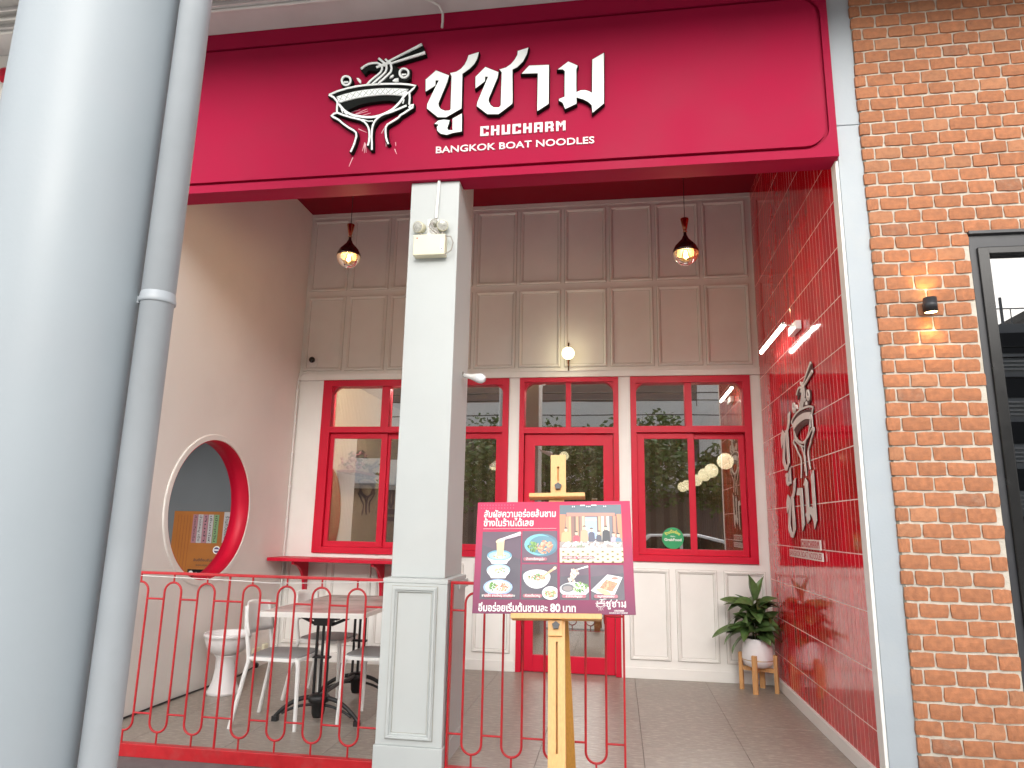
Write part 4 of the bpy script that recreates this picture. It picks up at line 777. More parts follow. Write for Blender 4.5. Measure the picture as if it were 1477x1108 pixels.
p = Pic(-0.166, 0.024, -0.228, -0.045, DK); p.poly([(-0.166, -0.045), (0.024, -0.045), (0.024, -0.09), (-0.166, -0.08)], (0.085, 0.045, 0.085))
p.ell(-0.085, -0.105, 0.072, 0.066, WHT, 0, 180, 360); p.ell(-0.085, -0.105, 0.072, 0.032, WHT); p.ell(-0.085, -0.110, 0.064, 0.026, (0.70, 0.80, 0.88)); p.bits(-0.085, -0.116, 0.044, 0.014, MEAT+GRN[:1], 50, 0.007); p.bits(-0.080, -0.104, 0.014, 0.008, GRN, 12, 0.006)
p.line((-0.062, -0.116), (0.008, -0.068), 0.008, (0.75, 0.48, 0.28), 0.012); p.ell(0.010, -0.066, 0.010, 0.008, (0.85, 0.65, 0.45), 0.6)
p.ell(-0.012, -0.194, 0.044, 0.034, WHT); p.ell(-0.012, -0.196, 0.034, 0.023, (0.62, 0.66, 0.5)); p.bits(-0.012, -0.197, 0.026, 0.016, MEAT+GRN+[(0.7, 0.2, 0.15)], 34, 0.006)
p.done('printed photo of a white noodle bowl with spoon')
p = Pic(0.037, 0.188, -0.228, -0.046, DK); p.poly([(0.037, -0.046), (0.188, -0.046), (0.188, -0.10), (0.037, -0.11)], (0.085, 0.045, 0.085))
p.line((0.115, -0.076), (0.186, -0.056), 0.004, (0.80, 0.80, 0.88), 0.010); p.bits(0.112, -0.090, 0.020, 0.022, [(0.82, 0.6, 0.52), (0.6, 0.35, 0.28), (0.85, 0.75, 0.65)], 30, 0.009); p.bits(0.102, -0.120, 0.017, 0.018, [(0.82, 0.65, 0.55), (0.6, 0.4, 0.3), (0.85, 0.78, 0.7)], 24, 0.008)
p.ell(0.112, -0.176, 0.078, 0.038, WHT); p.ell(0.078, -0.168, 0.034, 0.021, (0.10, 0.11, 0.13)); p.ell(0.078, -0.170, 0.025, 0.013, (0.25, 0.22, 0.22)); p.bits(0.145, -0.165, 0.036, 0.026, GRN+[(0.6, 0.75, 0.4), (0.8, 0.75, 0.6)], 50, 0.008)
p.done('printed photo of dipping sauce and salad plate')
p = Pic(0.197, 0.369, -0.228, -0.049, DK); p.poly([(0.197, -0.049), (0.369, -0.049), (0.369, -0.09), (0.197, -0.11)], (0.085, 0.048, 0.09))
p.poly([(0.197, -0.180), (0.284, -0.098), (0.362, -0.112), (0.318, -0.200), (0.23, -0.196)], WHT); p.poly([(0.242, -0.166), (0.278, -0.124), (0.338, -0.142), (0.306, -0.186)], (0.68, 0.24, 0.12)); p.bits(0.290, -0.155, 0.034, 0.022, MEAT[:3]+[(0.75, 0.3, 0.15)], 40, 0.008); p.ell(0.322, -0.118, 0.024, 0.011, WHT); p.ell(0.322, -0.118, 0.017, 0.007, (0.4, 0.2, 0.15)); p.ell(0.262, -0.186, 0.038, 0.012, (0.55, 0.68, 0.30), -0.35)
p.done('printed photo of grilled meat on a white plate')
p = Pic(0.037, 0.371, -0.037, 0.278, (0.16, 0.09, 0.07))
x0, x1 = 0.037, 0.371
p.poly([(x0, 0.278), (x1, 0.278), (x1, 0.225), (x0, 0.225)], (0.09, 0.14, 0.18)); p.poly([(x0, 0.225), (0.07, 0.225), (0.06, 0.08), (x0, 0.08)], (0.70, 0.22, 0.10)); p.poly([(x1, 0.225), (0.345, 0.225), (0.352, 0.08), (x1, 0.08)], (0.70, 0.24, 0.12))
p.poly([(0.075, 0.235), (0.335, 0.232), (0.335, 0.215), (0.075, 0.215)], (0.55, 0.22, 0.17))
for xx, c in ((0.07, (0.45, 0.28, 0.16)), (0.085, (0.72, 0.40, 0.20)), (0.10, (0.25, 0.12, 0.10)), (0.125, (0.62, 0.34, 0.20)), (0.145, (0.3, 0.18, 0.15)), (0.158, (0.70, 0.55, 0.36)), (0.245, (0.65, 0.36, 0.22)), (0.262, (0.8, 0.75, 0.65)), (0.275, (0.35, 0.2, 0.16)), (0.290, (0.72, 0.65, 0.55)), (0.306, (0.15, 0.16, 0.2)), (0.325, (0.62, 0.25, 0.16))): p.poly([(xx, 0.214), (xx+0.014, 0.214), (xx+0.014, 0.08), (xx, 0.08)], c)
p.poly([(0.175, 0.210), (0.238, 0.210), (0.238, 0.09), (0.175, 0.09)], (0.36, 0.52, 0.85)); p.poly([(0.178, 0.198), (0.235, 0.198), (0.235, 0.190), (0.178, 0.190)], (0.65, 0.75, 0.92))
for xx, h, c, w in ((0.070, 0.140, (0.70, 0.40, 0.20), 0.026), (0.127, 0.120, (0.68, 0.04, 0.08), 0.019), (0.170, 0.150, (0.62, 0.36, 0.22), 0.022), (0.208, 0.138, (0.05, 0.06, 0.12), 0.019), (0.247, 0.122, (0.05, 0.055, 0.09), 0.016), (0.285, 0.148, (0.02, 0.025, 0.04), 0.022), (0.325, 0.112, (0.50, 0.38, 0.55), 0.016), (0.350, 0.108, (0.10, 0.22, 0.34), 0.017)):
    p.poly([(xx-w, 0.070), (xx+w, 0.070), (xx+w*0.85, h-0.018), (xx+w*0.3, h-0.010), (xx-w*0.3, h-0.010), (xx-w*0.85, h-0.018)], c); p.ell(xx, h, 0.0085, 0.011, (0.72, 0.50, 0.38)); p.ell(xx, h+0.006, 0.009, 0.007, (0.03, 0.02, 0.02), 0, 0, 180)
p.poly([(x0, 0.074), (x1, 0.074), (x1, 0.040), (x0, 0.040)], (0.35, 0.30, 0.28)); p.bits(0.2, 0.058, 0.16, 0.014, [(0.8, 0.82, 0.8), (0.6, 0.65, 0.6), (0.75, 0.7, 0.6), (0.25, 0.3, 0.2), (0.85, 0.85, 0.82)], 70, 0.011)
p.poly([(x0, 0.040), (x1, 0.040), (x1, -0.037), (x0, -0.037)], (0.84, 0.74, 0.45)); p.poly([(x0, 0.040), (x1, 0.040), (x1, 0.033), (x0, 0.033)], (0.85, 0.83, 0.74))
for r in range(5):
    for k in range(7):
        xx = 0.050+0.052*k+(0.026 if r % 2 else 0); zz = 0.024-0.0135*r
        p.poly([(xx, zz), (xx+0.012, zz), (xx+0.012, zz-0.008), (xx, zz-0.008)], (0.17, 0.12, 0.035))
p.poly([(0.150, 0.277), (0.176, 0.277), (0.176, 0.270), (0.150, 0.270)], WHT); p.poly([(0.21, 0.277), (0.238, 0.277), (0.238, 0.270), (0.21, 0.270)], WHT)
for xx in (0.108, 0.118, 0.185, 0.194, 0.203, 0.278, 0.288): p.ell(xx, 0.267, 0.003, 0.004, WHT, n=8)
p.done('printed group photo of people cooking behind a counter')
def caption(x0, x1, z, s, tx, c=(0.40, 0.10, 0.15)):
    b = MB(); r = 0.009; pts = []
    for cx, a in ((x1-r, -90), (x0+r, 90)): pts += [(cx+r*math.cos(R_(a+18*i)), z+r*math.sin(R_(a+18*i))) for i in range(11)]
    o, a, e, n = PF; vs = [o+a*q[0]+e*q[1]+n*0.0053 for q in pts]; b.add(vs, [tuple(range(len(vs)))], pc(c)); b.build('caption', po)
    ptext(tx, s, (x0+x1)/2, z-s*0.28, 'plastic_white', 0.012, None, 'CENTER', 0.0058)
caption(-0.362, -0.208, -0.209, 0.0165, 'ชามเล็ก ชามใหญ่ จานพิเศษ'); caption(-0.158, -0.030, -0.019, 0.0165, 'น้ำตกเรือหมูนุ่ม'); caption(-0.156, -0.055, -0.209, 0.0165, 'ก๋วยเตี๋ยวหมู'); caption(0.048, 0.172, -0.210, 0.0165, 'ลวกจิ้มหมูนุ่ม'); caption(0.212, 0.335, -0.210, 0.0165, 'หมูทอดกรอบ'); caption(0.046, 0.222, -0.011, 0.0175, 'จากรายการ "ครัวคุณต๋อย"')
ptext('สัมผัสความอร่อยล้นชาม', 0.052, -0.382, 0.213, 'plastic_white', 0.022, 0.398); ptext('ข้างในร้านได้เลย', 0.052, -0.382, 0.163, 'plastic_white', 0.022, 0.276)
b = MB(); pbox(b, -0.383, 0.019, 0.1475, 0.1490, 0, 0.0012, 'print_pale'); b.build('rule_line', po)
ptext('อิ่มอร่อยเริ่มต้นชามละ', 0.052, -0.388, -0.287, 'plastic_white', 0.022, 0.361); ptext('80', 0.056, -0.013, -0.287, 'plastic_white', 0.03, 0.052); ptext('บาท', 0.052, 0.052, -0.287, 'plastic_white', 0.022, 0.066)
mini = MB(); sc_ = 0.0785
def mt(p): return (0.222+(p[0]+2.02)*sc_, -0.262+(p[1]-4.23)*sc_)
for i, (p_, w0, w1) in enumerate(STROKES): mini.ribbon([mt(q) for q in p_], w0*sc_*1.3, w1*sc_*1.3, PF, 0, 0.0012+0.00002*i, 'plastic_white')
for i, (k_, p_) in enumerate(list(LET.items())+[('band', WHITE['band'])]): mini.prism([(mt(q)[0]+(0.0 if k_ == 'band' else -0.003), mt(q)[1]) for q in p_], PF, 0, 0.0025+0.00002*i, 'plastic_white')
mini.build('small_logo', po)
ptext('CHUCHARM', 0.011, 0.312, -0.2835, 'plastic_white', 0.03, 0.05); ptext('BANGKOK BOAT NOODLES', 0.009, 0.288, -0.2935, 'plastic_white', 0.02, 0.092)
for r in range(2):
    b = MB()
    for k in range(12): b.prism([(-0.40+0.0165*k+0.002*math.cos(t*math.pi/3), 0.282-0.017*r+0.002*math.sin(t*math.pi/3)) for t in range(6)], PF, 0, 0.001, pc((0.80, 0.22, 0.30)))
    b.build('dot_row', po)

# ================================================================== table, chairs, urn
tb_ = thing('dining_table', 'marble-topped dining table with black cast-iron feet behind the longer railing', 'table', (-2.12, 5.3, 0))
tc4 = [(-2.49, 4.705), (-1.765, 4.80), (-1.78, 6.02), (-2.50, 5.93)]
FZ = (Vector((0, 0, 0)), X_, Y_, Z_)
b = MB(); b.prism(tc4, FZ, 0.735, 0.768, 'table_edge'); b.build('table_top', tb_, bevel=0.003)
b = MB(); b.prism(tc4, FZ, 0.768, 0.7705, 'marble', -0.004); b.build('marble_sheet', tb_)
for yb in (4.98, 5.72):
    cx = -2.125; b = MB()
    for dx in (-0.045, 0, 0.045): b.tube([(cx+dx, yb, 0.15), (cx+dx, yb, 0.70)], 0.0105, 'iron', 10)
    b.box(cx-0.065, cx+0.065, yb-0.02, yb+0.02, 0.43, 0.445, 'iron'); b.box(cx-0.07, cx+0.07, yb-0.025, yb+0.025, 0.655, 0.70, 'iron'); b.box(cx-0.20, cx+0.20, yb-0.03, yb+0.03, 0.715, 0.735, 'iron'); b.box(cx-0.11, cx+0.11, yb-0.03, yb+0.03, 0.695, 0.716, 'iron')
    b.tube([(cx+0.06, yb, 0.66), (cx+0.19, yb, 0.715)], 0.011, 'iron', 8); b.tube([(cx-0.06, yb, 0.66), (cx-0.19, yb, 0.715)], 0.011, 'iron', 8); b.build('column', tb_)
    b = MB(); b.lathe([(0.001, 0.03), (0.035, 0.035), (0.045, 0.06), (0.05, 0.13), (0.072, 0.14), (0.075, 0.175), (0.055, 0.19), (0.001, 0.195)], (cx, yb, 0), 'iron', 16); b.build('hub', tb_)
    for sx, sy in ((-1, -0.28), (1, -0.22), (-1, 0.28), (1, 0.28)):
        if yb < 5.2 and sy > 0 or yb > 5.2 and sy < 0: continue
        pass
    for sx in (-1, 1):
        b = MB(); dy = -0.03
        b.tube([(cx+sx*(0.04+0.27*t), yb+dy*t, 0.165-0.135*t**2.2) for t in [k/10 for k in range(11)]], 0.017, 'iron', 8, 0.014)
        b.tube([(cx+sx*(0.04+0.22*t), yb+dy*t, 0.115-0.06*t**2) for t in [k/8 for k in range(9)]], 0.010, 'iron', 8)
        b.box(cx+sx*0.305-0.02, cx+sx*0.305+0.02, yb+dy-0.02, yb+dy+0.02, 0.0, 0.035, 'iron'); b.build('foot', tb_)
b = MB(); b.tube([(-2.125, 4.99, 0.17), (-2.125, 5.3, 0.185), (-2.125, 5.71, 0.17)], 0.014, 'iron', 8); b.build('stretcher', tb_)

def make_chair(label, loc, rz):          # faces +x, seat centre above its own origin
    t = thing('dining_chair', label, 'chair', loc, 'white plastic chairs round the marble table', rz)
    b = MB(); seat = []
    for i in range(24):
        a = 2*math.pi*i/24; c, s_ = math.cos(a), math.sin(a); p = 0.42
        seat.append((0.205*math.copysign(abs(c)**p, c), 0.215*math.copysign(abs(s_)**p, s_)*(0.94 if c < 0 else 1.0)))
    b.prism(seat, FZ, 0.440, 0.462, 'chair_white'); b.build('seat', t, local=True, bevel=0.005)
    b = MB(); b.prism(seat, FZ, 0.4625, 0.471, 'chair_grey', -0.012); b.build('seat_pad', t, local=True, bevel=0.003)
    for sx, sy in ((1, -1), (1, 1), (-1, -1), (-1, 1)):
        b = MB()
        if sx > 0: b.tube([(0.175, sy*0.180, 0.450), (0.185, sy*0.188, 0.40), (0.200, sy*0.205, 0.0)], 0.0205, 'chair_white', 8, 0.0135)
        else: b.tube([(-0.235, sy*0.170, 0.80), (-0.222, sy*0.178, 0.66), (-0.190, sy*0.180, 0.50), (-0.182, sy*0.180, 0.44), (-0.20, sy*0.195, 0.33), (-0.262, sy*0.215, 0.0)], 0.0155, 'chair_white', 8, 0.0150)
        b.build('leg' if sx > 0 else 'rear_leg', t, local=True)
    b = MB(); n, k = 14, 6; vs = []
    for side in (0, 1):
        for j in range(k+1):
            for i in range(n+1):
                u = -1+2*i/n; v = j/k; z = 0.600+0.225*v-0.035*(u*u)*(0 if v < 0.5 else (v-0.5)*1.6)
                x = -0.245-0.035*v+0.062*u*u-0.012*math.sin(math.pi*v); y = u*(0.196-0.010*v)
                vs.append((x-0.007*(1 if side else -1), y, z))
    q = lambda s_, j, i: s_*(k+1)*(n+1)+j*(n+1)+i; fs = []
    for j in range(k):
        for i in range(n): fs += [(q(0, j, i), q(0, j, i+1), q(0, j+1, i+1), q(0, j+1, i)), (q(1, j, i), q(1, j+1, i), q(1, j+1, i+1), q(1, j, i+1))]
    for i in range(n): fs += [(q(0, 0, i), q(1, 0, i), q(1, 0, i+1), q(0, 0, i+1)), (q(0, k, i), q(0, k, i+1), q(1, k, i+1), q(1, k, i))]
    for j in range(k): fs += [(q(0, j, 0), q(0, j+1, 0), q(1, j+1, 0), q(1, j, 0)), (q(0, j, n), q(1, j, n), q(1, j+1, n), q(0, j+1, n))]
    b.add(vs, fs, 'chair_white', True); b.build('backrest', t, local=True)
    b = MB()
    for sy in (-1, 1): b.tube([(-0.185, sy*0.182, 0.452), (0.175, sy*0.183, 0.452)], 0.013, 'chair_white', 8)
    b.tube([(-0.19, -0.18, 0.45), (-0.19, 0.18, 0.45)], 0.013, 'chair_white', 8); b.build('seat_rail', t, local=True)
    return t
ch = make_chair('white chair nearest the longer railing, seen side-on beside the white urn', (-2.385, 4.93, 0), R_(2))
dup(ch, (-2.38, 5.70, 0), R_(-3), 'white chair at the far end of the table below the red wall counter')
dup(ch, (-1.745, 5.12, 0), R_(176), 'white chair partly hidden by the square pillar')

ur = thing('pedestal_urn', 'white glazed pedestal urn standing against the cream side wall', 'urn', (-3.225, 5.60, 0))
b = MB(); b.lathe([(0.0, 0.0), (0.128, 0.0), (0.128, 0.022), (0.118, 0.032), (0.092, 0.10), (0.078, 0.20), (0.082, 0.285), (0.092, 0.293), (0.092, 0.302), (0.0, 0.303)], (-3.225, 5.60, 0), 'pot_white', 40); b.build('pedestal', ur)
b = MB(); b.lathe([(0.0, 0.3035), (0.088, 0.304), (0.125, 0.325), (0.160, 0.365), (0.178, 0.42), (0.180, 0.443), (0.190, 0.447), (0.192, 0.466), (0.186, 0.474), (0.170, 0.474), (0.164, 0.455), (0.155, 0.40), (0.10, 0.34), (0.0, 0.335)], (-3.225, 5.60, 0), 'pot_white', 40); b.build('bowl', ur)

# ================================================================== counter, conduit, sockets, small fittings
wc = thing('wall_counter', 'red wall-mounted counter board under the wide window', 'counter', (-2.7, 6.8, 1.0))
bxs('board', 'frame_red', [(XL+0.012, -1.98, 6.608, YB-0.024, 1.000, 1.033)], wc, 0.004)
def bracket(x):
    b = MB(); pts = [(0, 0), (-0.345, 0), (-0.345, -0.03)]+[(-0.345+0.285*math.sin(t*math.pi/24), -0.03-0.28*(1-math.cos(t*math.pi/24))) for t in range(1, 12)]+[(-0.055, -0.345), (0, -0.345)]
    b.prism([(p[0], p[1]) for p in pts], (Vector((x, YB-0.018, 0.9995)), Y_, Z_, X_), -0.014, 0.014, 'frame_red'); b.build('bracket', wc, bevel=0.002)
bracket(-3.215); bracket(-2.385)
cd = thing('wall_conduit', 'thin white conduit running down the left corner of the porch', 'conduit', (XL+0.03, YB-0.04, 1.5))
b = MB(); b.tube([(-3.30, YB-0.047, 3.012), (-3.38, YB-0.047, 3.014), (-3.44, YB-0.047, 2.99), (XL+0.014, YB-0.055, 2.93), (XL+0.012, YB-0.05, 2.85), (XL+0.012, YB-0.05, 0.12)], 0.0085, 'plastic_white', 8); b.build('pipe', cd)
for z in (2.80, 2.45, 2.10, 1.75, 1.40, 0.7): bxs('clip', 'plastic_white', [(XL+0.001, XL+0.030, YB-0.058, YB-0.042, z, z+0.016)], cd)
sk = thing('floor_socket', 'pair of small beige socket boxes low on the side wall', 'socket', (XL, 6.6, 0.12))
bxs('socket_box', 'plastic_cream', [(XL, XL+0.035, 6.50, 6.60, 0.07, 0.19)], sk, 0.004); bxs('socket_box', 'plastic_cream', [(XL, XL+0.03, 6.68, 6.76, 0.09, 0.20)], sk, 0.004)
pc_ = MB(); pc_.tube([(XL+0.05, 6.48, 0.03), (XL+0.06, 6.2, 0.008), (XL+0.035, 5.8, 0.007), (XL+0.018, 5.3, 0.008), (XL+0.014, 4.8, 0.008), (XL+0.013, 4.36, 0.008)], 0.007, 'cable_black', 8)
pc_.lathe([(0.001, -0.03), (0.022, -0.028), (0.026, 0.0), (0.016, 0.03), (0.008, 0.05)], (XL+0.055, 6.50, 0.04), 'cable_black', 12, (0.2, -0.5, 0.2))
tag(pc_.build('power_cable', base=(XL+0.02, 5.5, 0)), 'black power cable lying along the foot of the side wall', 'cable')
el = thing('emergency_light', 'cream twin-head emergency light box on the square pillar', 'emergency light', (-1.25, 4.30, 3.2))
b = MB(); b.box(-1.360, -1.137, 4.232, 4.3015, 3.185, 3.335, 'plastic_cream'); b.build('battery_box', el, bevel=0.006)
b = MB(); b.box(-1.1685, -1.1505, 4.2312, 4.2324, 3.215, 3.300, 'plastic_white'); b.lathe([(0.0, 0.0012), (0.005, 0.001), (0.005, 0)], (-1.333, 4.232, 3.308), 'frame_red', 8, (0, -1, 0)); b.lathe([(0.0, 0.0012), (0.004, 0.001), (0.004, 0)], (-1.1595, 4.2312, 3.225), flat('print_ink', (0.03, 0.025, 0.035)) and 'print_ink', 8, (0, -1, 0)); b.build('indicator_panel', el)
for x, z in ((-1.336, 3.403), (-1.166, 3.406)):
    b = MB(); ax = (0.25 if x > -1.25 else -0.28, -1, -0.22); b.lathe([(0.012, -0.055), (0.034, -0.045), (0.040, 0.0), (0.040, 0.012), (0.036, 0.014)], (x, 4.262, z), 'plastic_cream', 20, ax)
    hd = b.build('lamp_head', el); b = MB(); b.lathe([(0.037, 0.0125), (0.024, 0.0165), (0.0, 0.018)], (x, 4.262, z), 'lens', 20, ax); b.build('lens', hd)
    b = MB(); b.tube([(x+(0.03 if x < -1.25 else -0.0), 4.27, 3.336), (x, 4.272, 3.372)], 0.008, 'cable_grey', 6); b.build('neck', el)
b = MB(); b.box(-1.283, -1.205, 4.294, 4.3015, 3.352, 3.475, 'plastic_white'); b.build('socket_plate', el, bevel=0.003)
b = MB(); b.lathe([(0.026, 0.0), (0.026, 0.03), (0.018, 0.042), (0.0, 0.044)], (-1.232, 4.294, 3.435), 'lens', 16, (0.1, -1, 0.1)); b.build('plug', el)
b = MB(); b.tube([(-1.232, 4.255, 3.435), (-1.236, 4.24, 3.41), (-1.222, 4.24, 3.38), (-1.195, 4.25, 3.36), (-1.182, 4.26, 3.337)], 0.006, 'cable_grey', 6); b.tube([(-1.250, 4.26, 3.43), (-1.262, 4.262, 3.40), (-1.24, 4.262, 3.375), (-1.205, 4.262, 3.35)], 0.005, 'cable_grey', 6)
b.tube([(-1.14, 4.25, 3.325), (-1.10, 4.245, 3.315), (-1.083, 4.245, 3.27), (-1.095, 4.245, 3.215), (-1.135, 4.25, 3.195)], 0.0045, 'cable_grey', 6); b.build('cord', el)
b = MB(); b.tube([(-1.222, 4.292, 3.475), (-1.217, 4.292, 3.60), (-1.212, 4.292, 3.757)], 0.0115, 'plastic_white', 8); b.build('conduit', el)
lb = thing('led_bulb', 'unlit white bulb sticking out from the right side of the pillar', 'bulb', (-1.066, 4.6, 2.42))
ax = Vector((0.17, -0.06, -0.045)); b = MB(); b.lathe([(0.0, -0.01), (0.016, -0.008), (0.018, 0.05), (0.026, 0.085), (0.031, 0.105)], (-1.045, 4.58, 2.418), 'plastic_white', 20, ax); b.build('base', lb)
b = MB(); b.lathe([(0.031, 0.105), (0.035, 0.125), (0.033, 0.145), (0.022, 0.162), (0.0, 0.168)], (-1.045, 4.58, 2.418), 'bulb_white', 20, ax); b.build('globe', lb)
b = MB(); b.tube([(-1.068, 4.60, 2.45), (-1.055, 4.59, 2.425), (-1.04, 4.575, 2.418)], 0.007, 'cable_grey', 6); b.build('cord', lb)
cv = thing('security_camera', 'tiny white security camera with black dome in the left corner above the cornice', 'camera', (-3.33, YB-0.02, 3.13))
b = MB(); b.box(-3.375, -3.285, YB-0.022, YB-0.002, 3.075, 3.165, 'plastic_white'); b.build('mount', cv, bevel=0.004)
b = MB(); b.sphere((-3.33, YB-0.055, 3.15), 0.034, 'black_gloss', 16, 10); b.tube([(-3.33, YB-0.02, 3.12), (-3.33, YB-0.05, 3.145)], 0.012, 'plastic_white', 8); b.build('dome', cv)

# ================================================================== lamps
def pendant(x, y, z, label):
    t = thing('pendant_lamp', label, 'pendant lamp', (x, y, z), 'pendant lamps hanging in the porch')
    b = MB(); b.tube([(x, y, z+0.28), (x, y, ZC)], 0.0028, 'cable_black', 6); b.lathe([(0.045, 0.0), (0.045, -0.02), (0.0, -0.022)], (x, y, ZC-0.0005), 'bronze', 16); b.build('cord', t)
    b = MB(); b.lathe([(0.0, 0.291), (0.030, 0.290), (0.033, 0.284), (0.016, 0.200), (0.012, 0.185), (0.018, 0.178), (0.0, 0.177)], (x, y, z), 'copper', 24); b.build('cone', t)
    b = MB(); b.lathe([(0.010, 0.185), (0.014, 0.150), (0.030, 0.115), (0.058, 0.085), (0.084, 0.055), (0.099, 0.020), (0.101, 0.0), (0.0985, 0.0)], (x, y, z), 'lamp_cap', 32); b.lathe([(0.0985, 0.0), (0.096, 0.02), (0.08, 0.05), (0.05, 0.08), (0.0, 0.09)], (x, y, z), 'lamp_inner', 32); b.build('cap', t)
    b = MB(); r = 0.099; b.lathe([(r*math.cos(a), -r*math.sin(a)*1.05) for a in [k*math.pi/24 for k in range(12)]]+[(0.001, -r*1.05)], (x, y, z), 'glass_lamp', 32); lab(b.build('glass_bowl', t), 'clear amber glass bowl with the filament showing')
    b = MB(); b.lathe([(0.0, -0.062), (0.022, -0.055), (0.031, -0.03), (0.026, 0.0), (0.016, 0.03), (0.014, 0.05)], (x, y, z), 'glass_lamp', 18); bl = b.build('bulb', t)
    b = MB()
    for k in range(6): a = k*math.pi/3; b.tube([(x+0.006*math.cos(a), y+0.006*math.sin(a), z+0.02), (x+0.017*math.cos(a), y+0.017*math.sin(a), z-0.035)], 0.0022, 'filament', 5)
    b.build('filament', bl)
    L_ = bpy.data.lights.new('pendant_light', 'POINT'); L_.energy = 9.0; L_.color = (1, 0.87, 0.77); L_.shadow_soft_size = 0.02
    o = bpy.data.objects.new('pendant_light', L_); COL.objects.link(o); o.location = (0, 0, -0.035); o.parent = t
pendant(-2.232, 5.2, 3.607, 'copper and dark red pendant lamp left of the square pillar'); pendant(0.554, 5.2, 3.518, 'copper and dark red pendant lamp in front of the right-hand wall panels')
gl = thing('globe_wall_lamp', 'lit white globe wall lamp on a bronze rod above the door', 'wall lamp', (-0.49, YB-0.05, 3.15))
gx = -0.487; gy = YB-0.115
b = MB(); b.sphere((gx, gy, 3.155), 0.066, 'globe_on', 28, 18); b.build('globe', gl)
b = MB(); b.tube([(gx, YB-0.045, 2.985), (gx, YB-0.045, 3.285)], 0.0085, 'bronze', 10); b.box(gx-0.012, gx+0.012, YB-0.05, YB-0.001, 3.10, 3.20, 'bronze'); b.tube([(gx, YB-0.045, 3.04), (gx, gy, 3.05), (gx, gy, 3.092)], 0.006, 'copper', 8); b.build('rod', gl)
L_ = bpy.data.lights.new('globe_light', 'POINT'); L_.energy = 1.3; L_.color = (1, 0.88, 0.58); L_.shadow_soft_size = 0.066
o = bpy.data.objects.new('globe_light', L_); COL.objects.link(o); o.location = (gx+0.49, gy-0.075-(YB-0.05), 0.005); o.parent = gl
pl_ = thing('picture_light', 'slim lit bar lamp reaching out from the red tiles above the wall logo', 'picture light', (XR, 5.5, 2.96))
b = MB(); b.box(XR-0.048, XR-0.005, 5.355, 5.60, 2.925, 2.995, 'plastic_white'); b.build('mount', pl_, bevel=0.003)
b = MB(); b.tube([(XR-0.04, 5.42, 2.965), (1.335, 5.40, 2.968), (1.30, 5.385, 2.968)], 0.008, 'chrome', 8); b.lathe([(0.0, -0.014), (0.016, -0.012), (0.016, 0.012), (0.0, 0.014)], (1.30, 5.378, 2.975), 'chrome', 14); b.build('arm', pl_)
b = MB(); b.tube([(1.30, 5.378, 2.965), (1.30, 6.255, 2.965)], 0.0145, 'bar_led', 12); b.build('light_bar', pl_)
b = MB(); b.box(1.284, 1.316, 5.375, 6.258, 2.976, 2.986, 'chrome'); b.build('housing', pl_)
bl_ = thing('brick_wall_lamp', 'small black up-and-down wall lamp glowing on the brick wall', 'wall lamp', (1.868, 4.3, 2.735))
b = MB(); b.lathe([(0.034, -0.042), (0.037, -0.046), (0.037, 0.046), (0.034, 0.042)], (1.868, 4.245, 2.735), 'black_frame', 28); b.box(1.845, 1.891, 4.275, 4.303, 2.715, 2.757, 'black_frame'); b.build('housing', bl_)
b = MB(); b.lathe([(0.034, -0.041), (0.0, -0.040)], (1.868, 4.245, 2.735), 'spot_led', 24); b.build('light_disc', bl_); b = MB(); b.lathe([(0.034, 0.041), (0.0, 0.040)], (1.868, 4.245, 2.735), 'spot_led', 24); b.build('light_disc', bl_)
for s_ in (-1, 1):
    L_ = bpy.data.lights.new('brick_lamp_beam', 'SPOT'); L_.energy = 2.2; L_.color = (1, 0.60, 0.20); L_.spot_size = R_(100); L_.spot_blend = 0.6; L_.shadow_soft_size = 0.02
    o = bpy.data.objects.new('brick_lamp_beam', L_); COL.objects.link(o); o.parent = bl_; o.location = (0, -0.055, s_*0.05); o.rotation_euler = (0 if s_ < 0 else math.pi, 0, 0)

# ================================================================== potted plant
PX_, PY_ = 1.225, 6.735
ps = thing('plant_stand', 'small pale wooden plant stand in the right-hand corner', 'plant stand', (PX_, PY_, 0))
for k in range(4):
    a = R_(50+90*k+18); lx, ly = PX_+0.150*math.cos(a), PY_+0.150*math.sin(a); b = MB()
    ca, sa = math.cos(a), math.sin(a); q = [(lx+u*ca-v*sa, ly+u*sa+v*ca) for u, v in ((-0.017, -0.022), (0.017, -0.022), (0.017, 0.022), (-0.017, 0.022))]
    b.prism(q, FZ, 0.0, 0.315, 'plant_wood'); b.build('leg', ps, bevel=0.004)
for a in (68, 158):
    a = R_(a); ca, sa = math.cos(a), math.sin(a); b = MB(); q = [(PX_+u*ca-v*sa, PY_+u*sa+v*ca) for u, v in ((-0.132, -0.014), (0.132, -0.014), (0.132, 0.014), (-0.132, 0.014))]
    b.prism(q, FZ, 0.165 if a < 2 else 0.166, 0.20 if a < 2 else 0.199, 'plant_wood'); b.build('cross_bar', ps)
pt = thing('plant_pot', 'round white pot with a thin gold line on the wooden stand', 'pot', (PX_, PY_, 0.2))
b = MB(); b.lathe([(0.0, 0.201), (0.08, 0.202), (0.112, 0.218), (0.131, 0.25), (0.135, 0.262), (0.1345, 0.268), (0.136, 0.272), (0.136, 0.30), (0.128, 0.37), (0.117, 0.435), (0.113, 0.447), (0.106, 0.447), (0.106, 0.41), (0.0, 0.41)], (PX_, PY_, 0), 'pot_white', 48); b.build('body', pt)
b = MB(); b.lathe([(0.1347, 0.264), (0.1362, 0.266), (0.1362, 0.270), (0.1350, 0.272)], (PX_, PY_, 0), 'gold', 48); b.build('gold_line', pt)
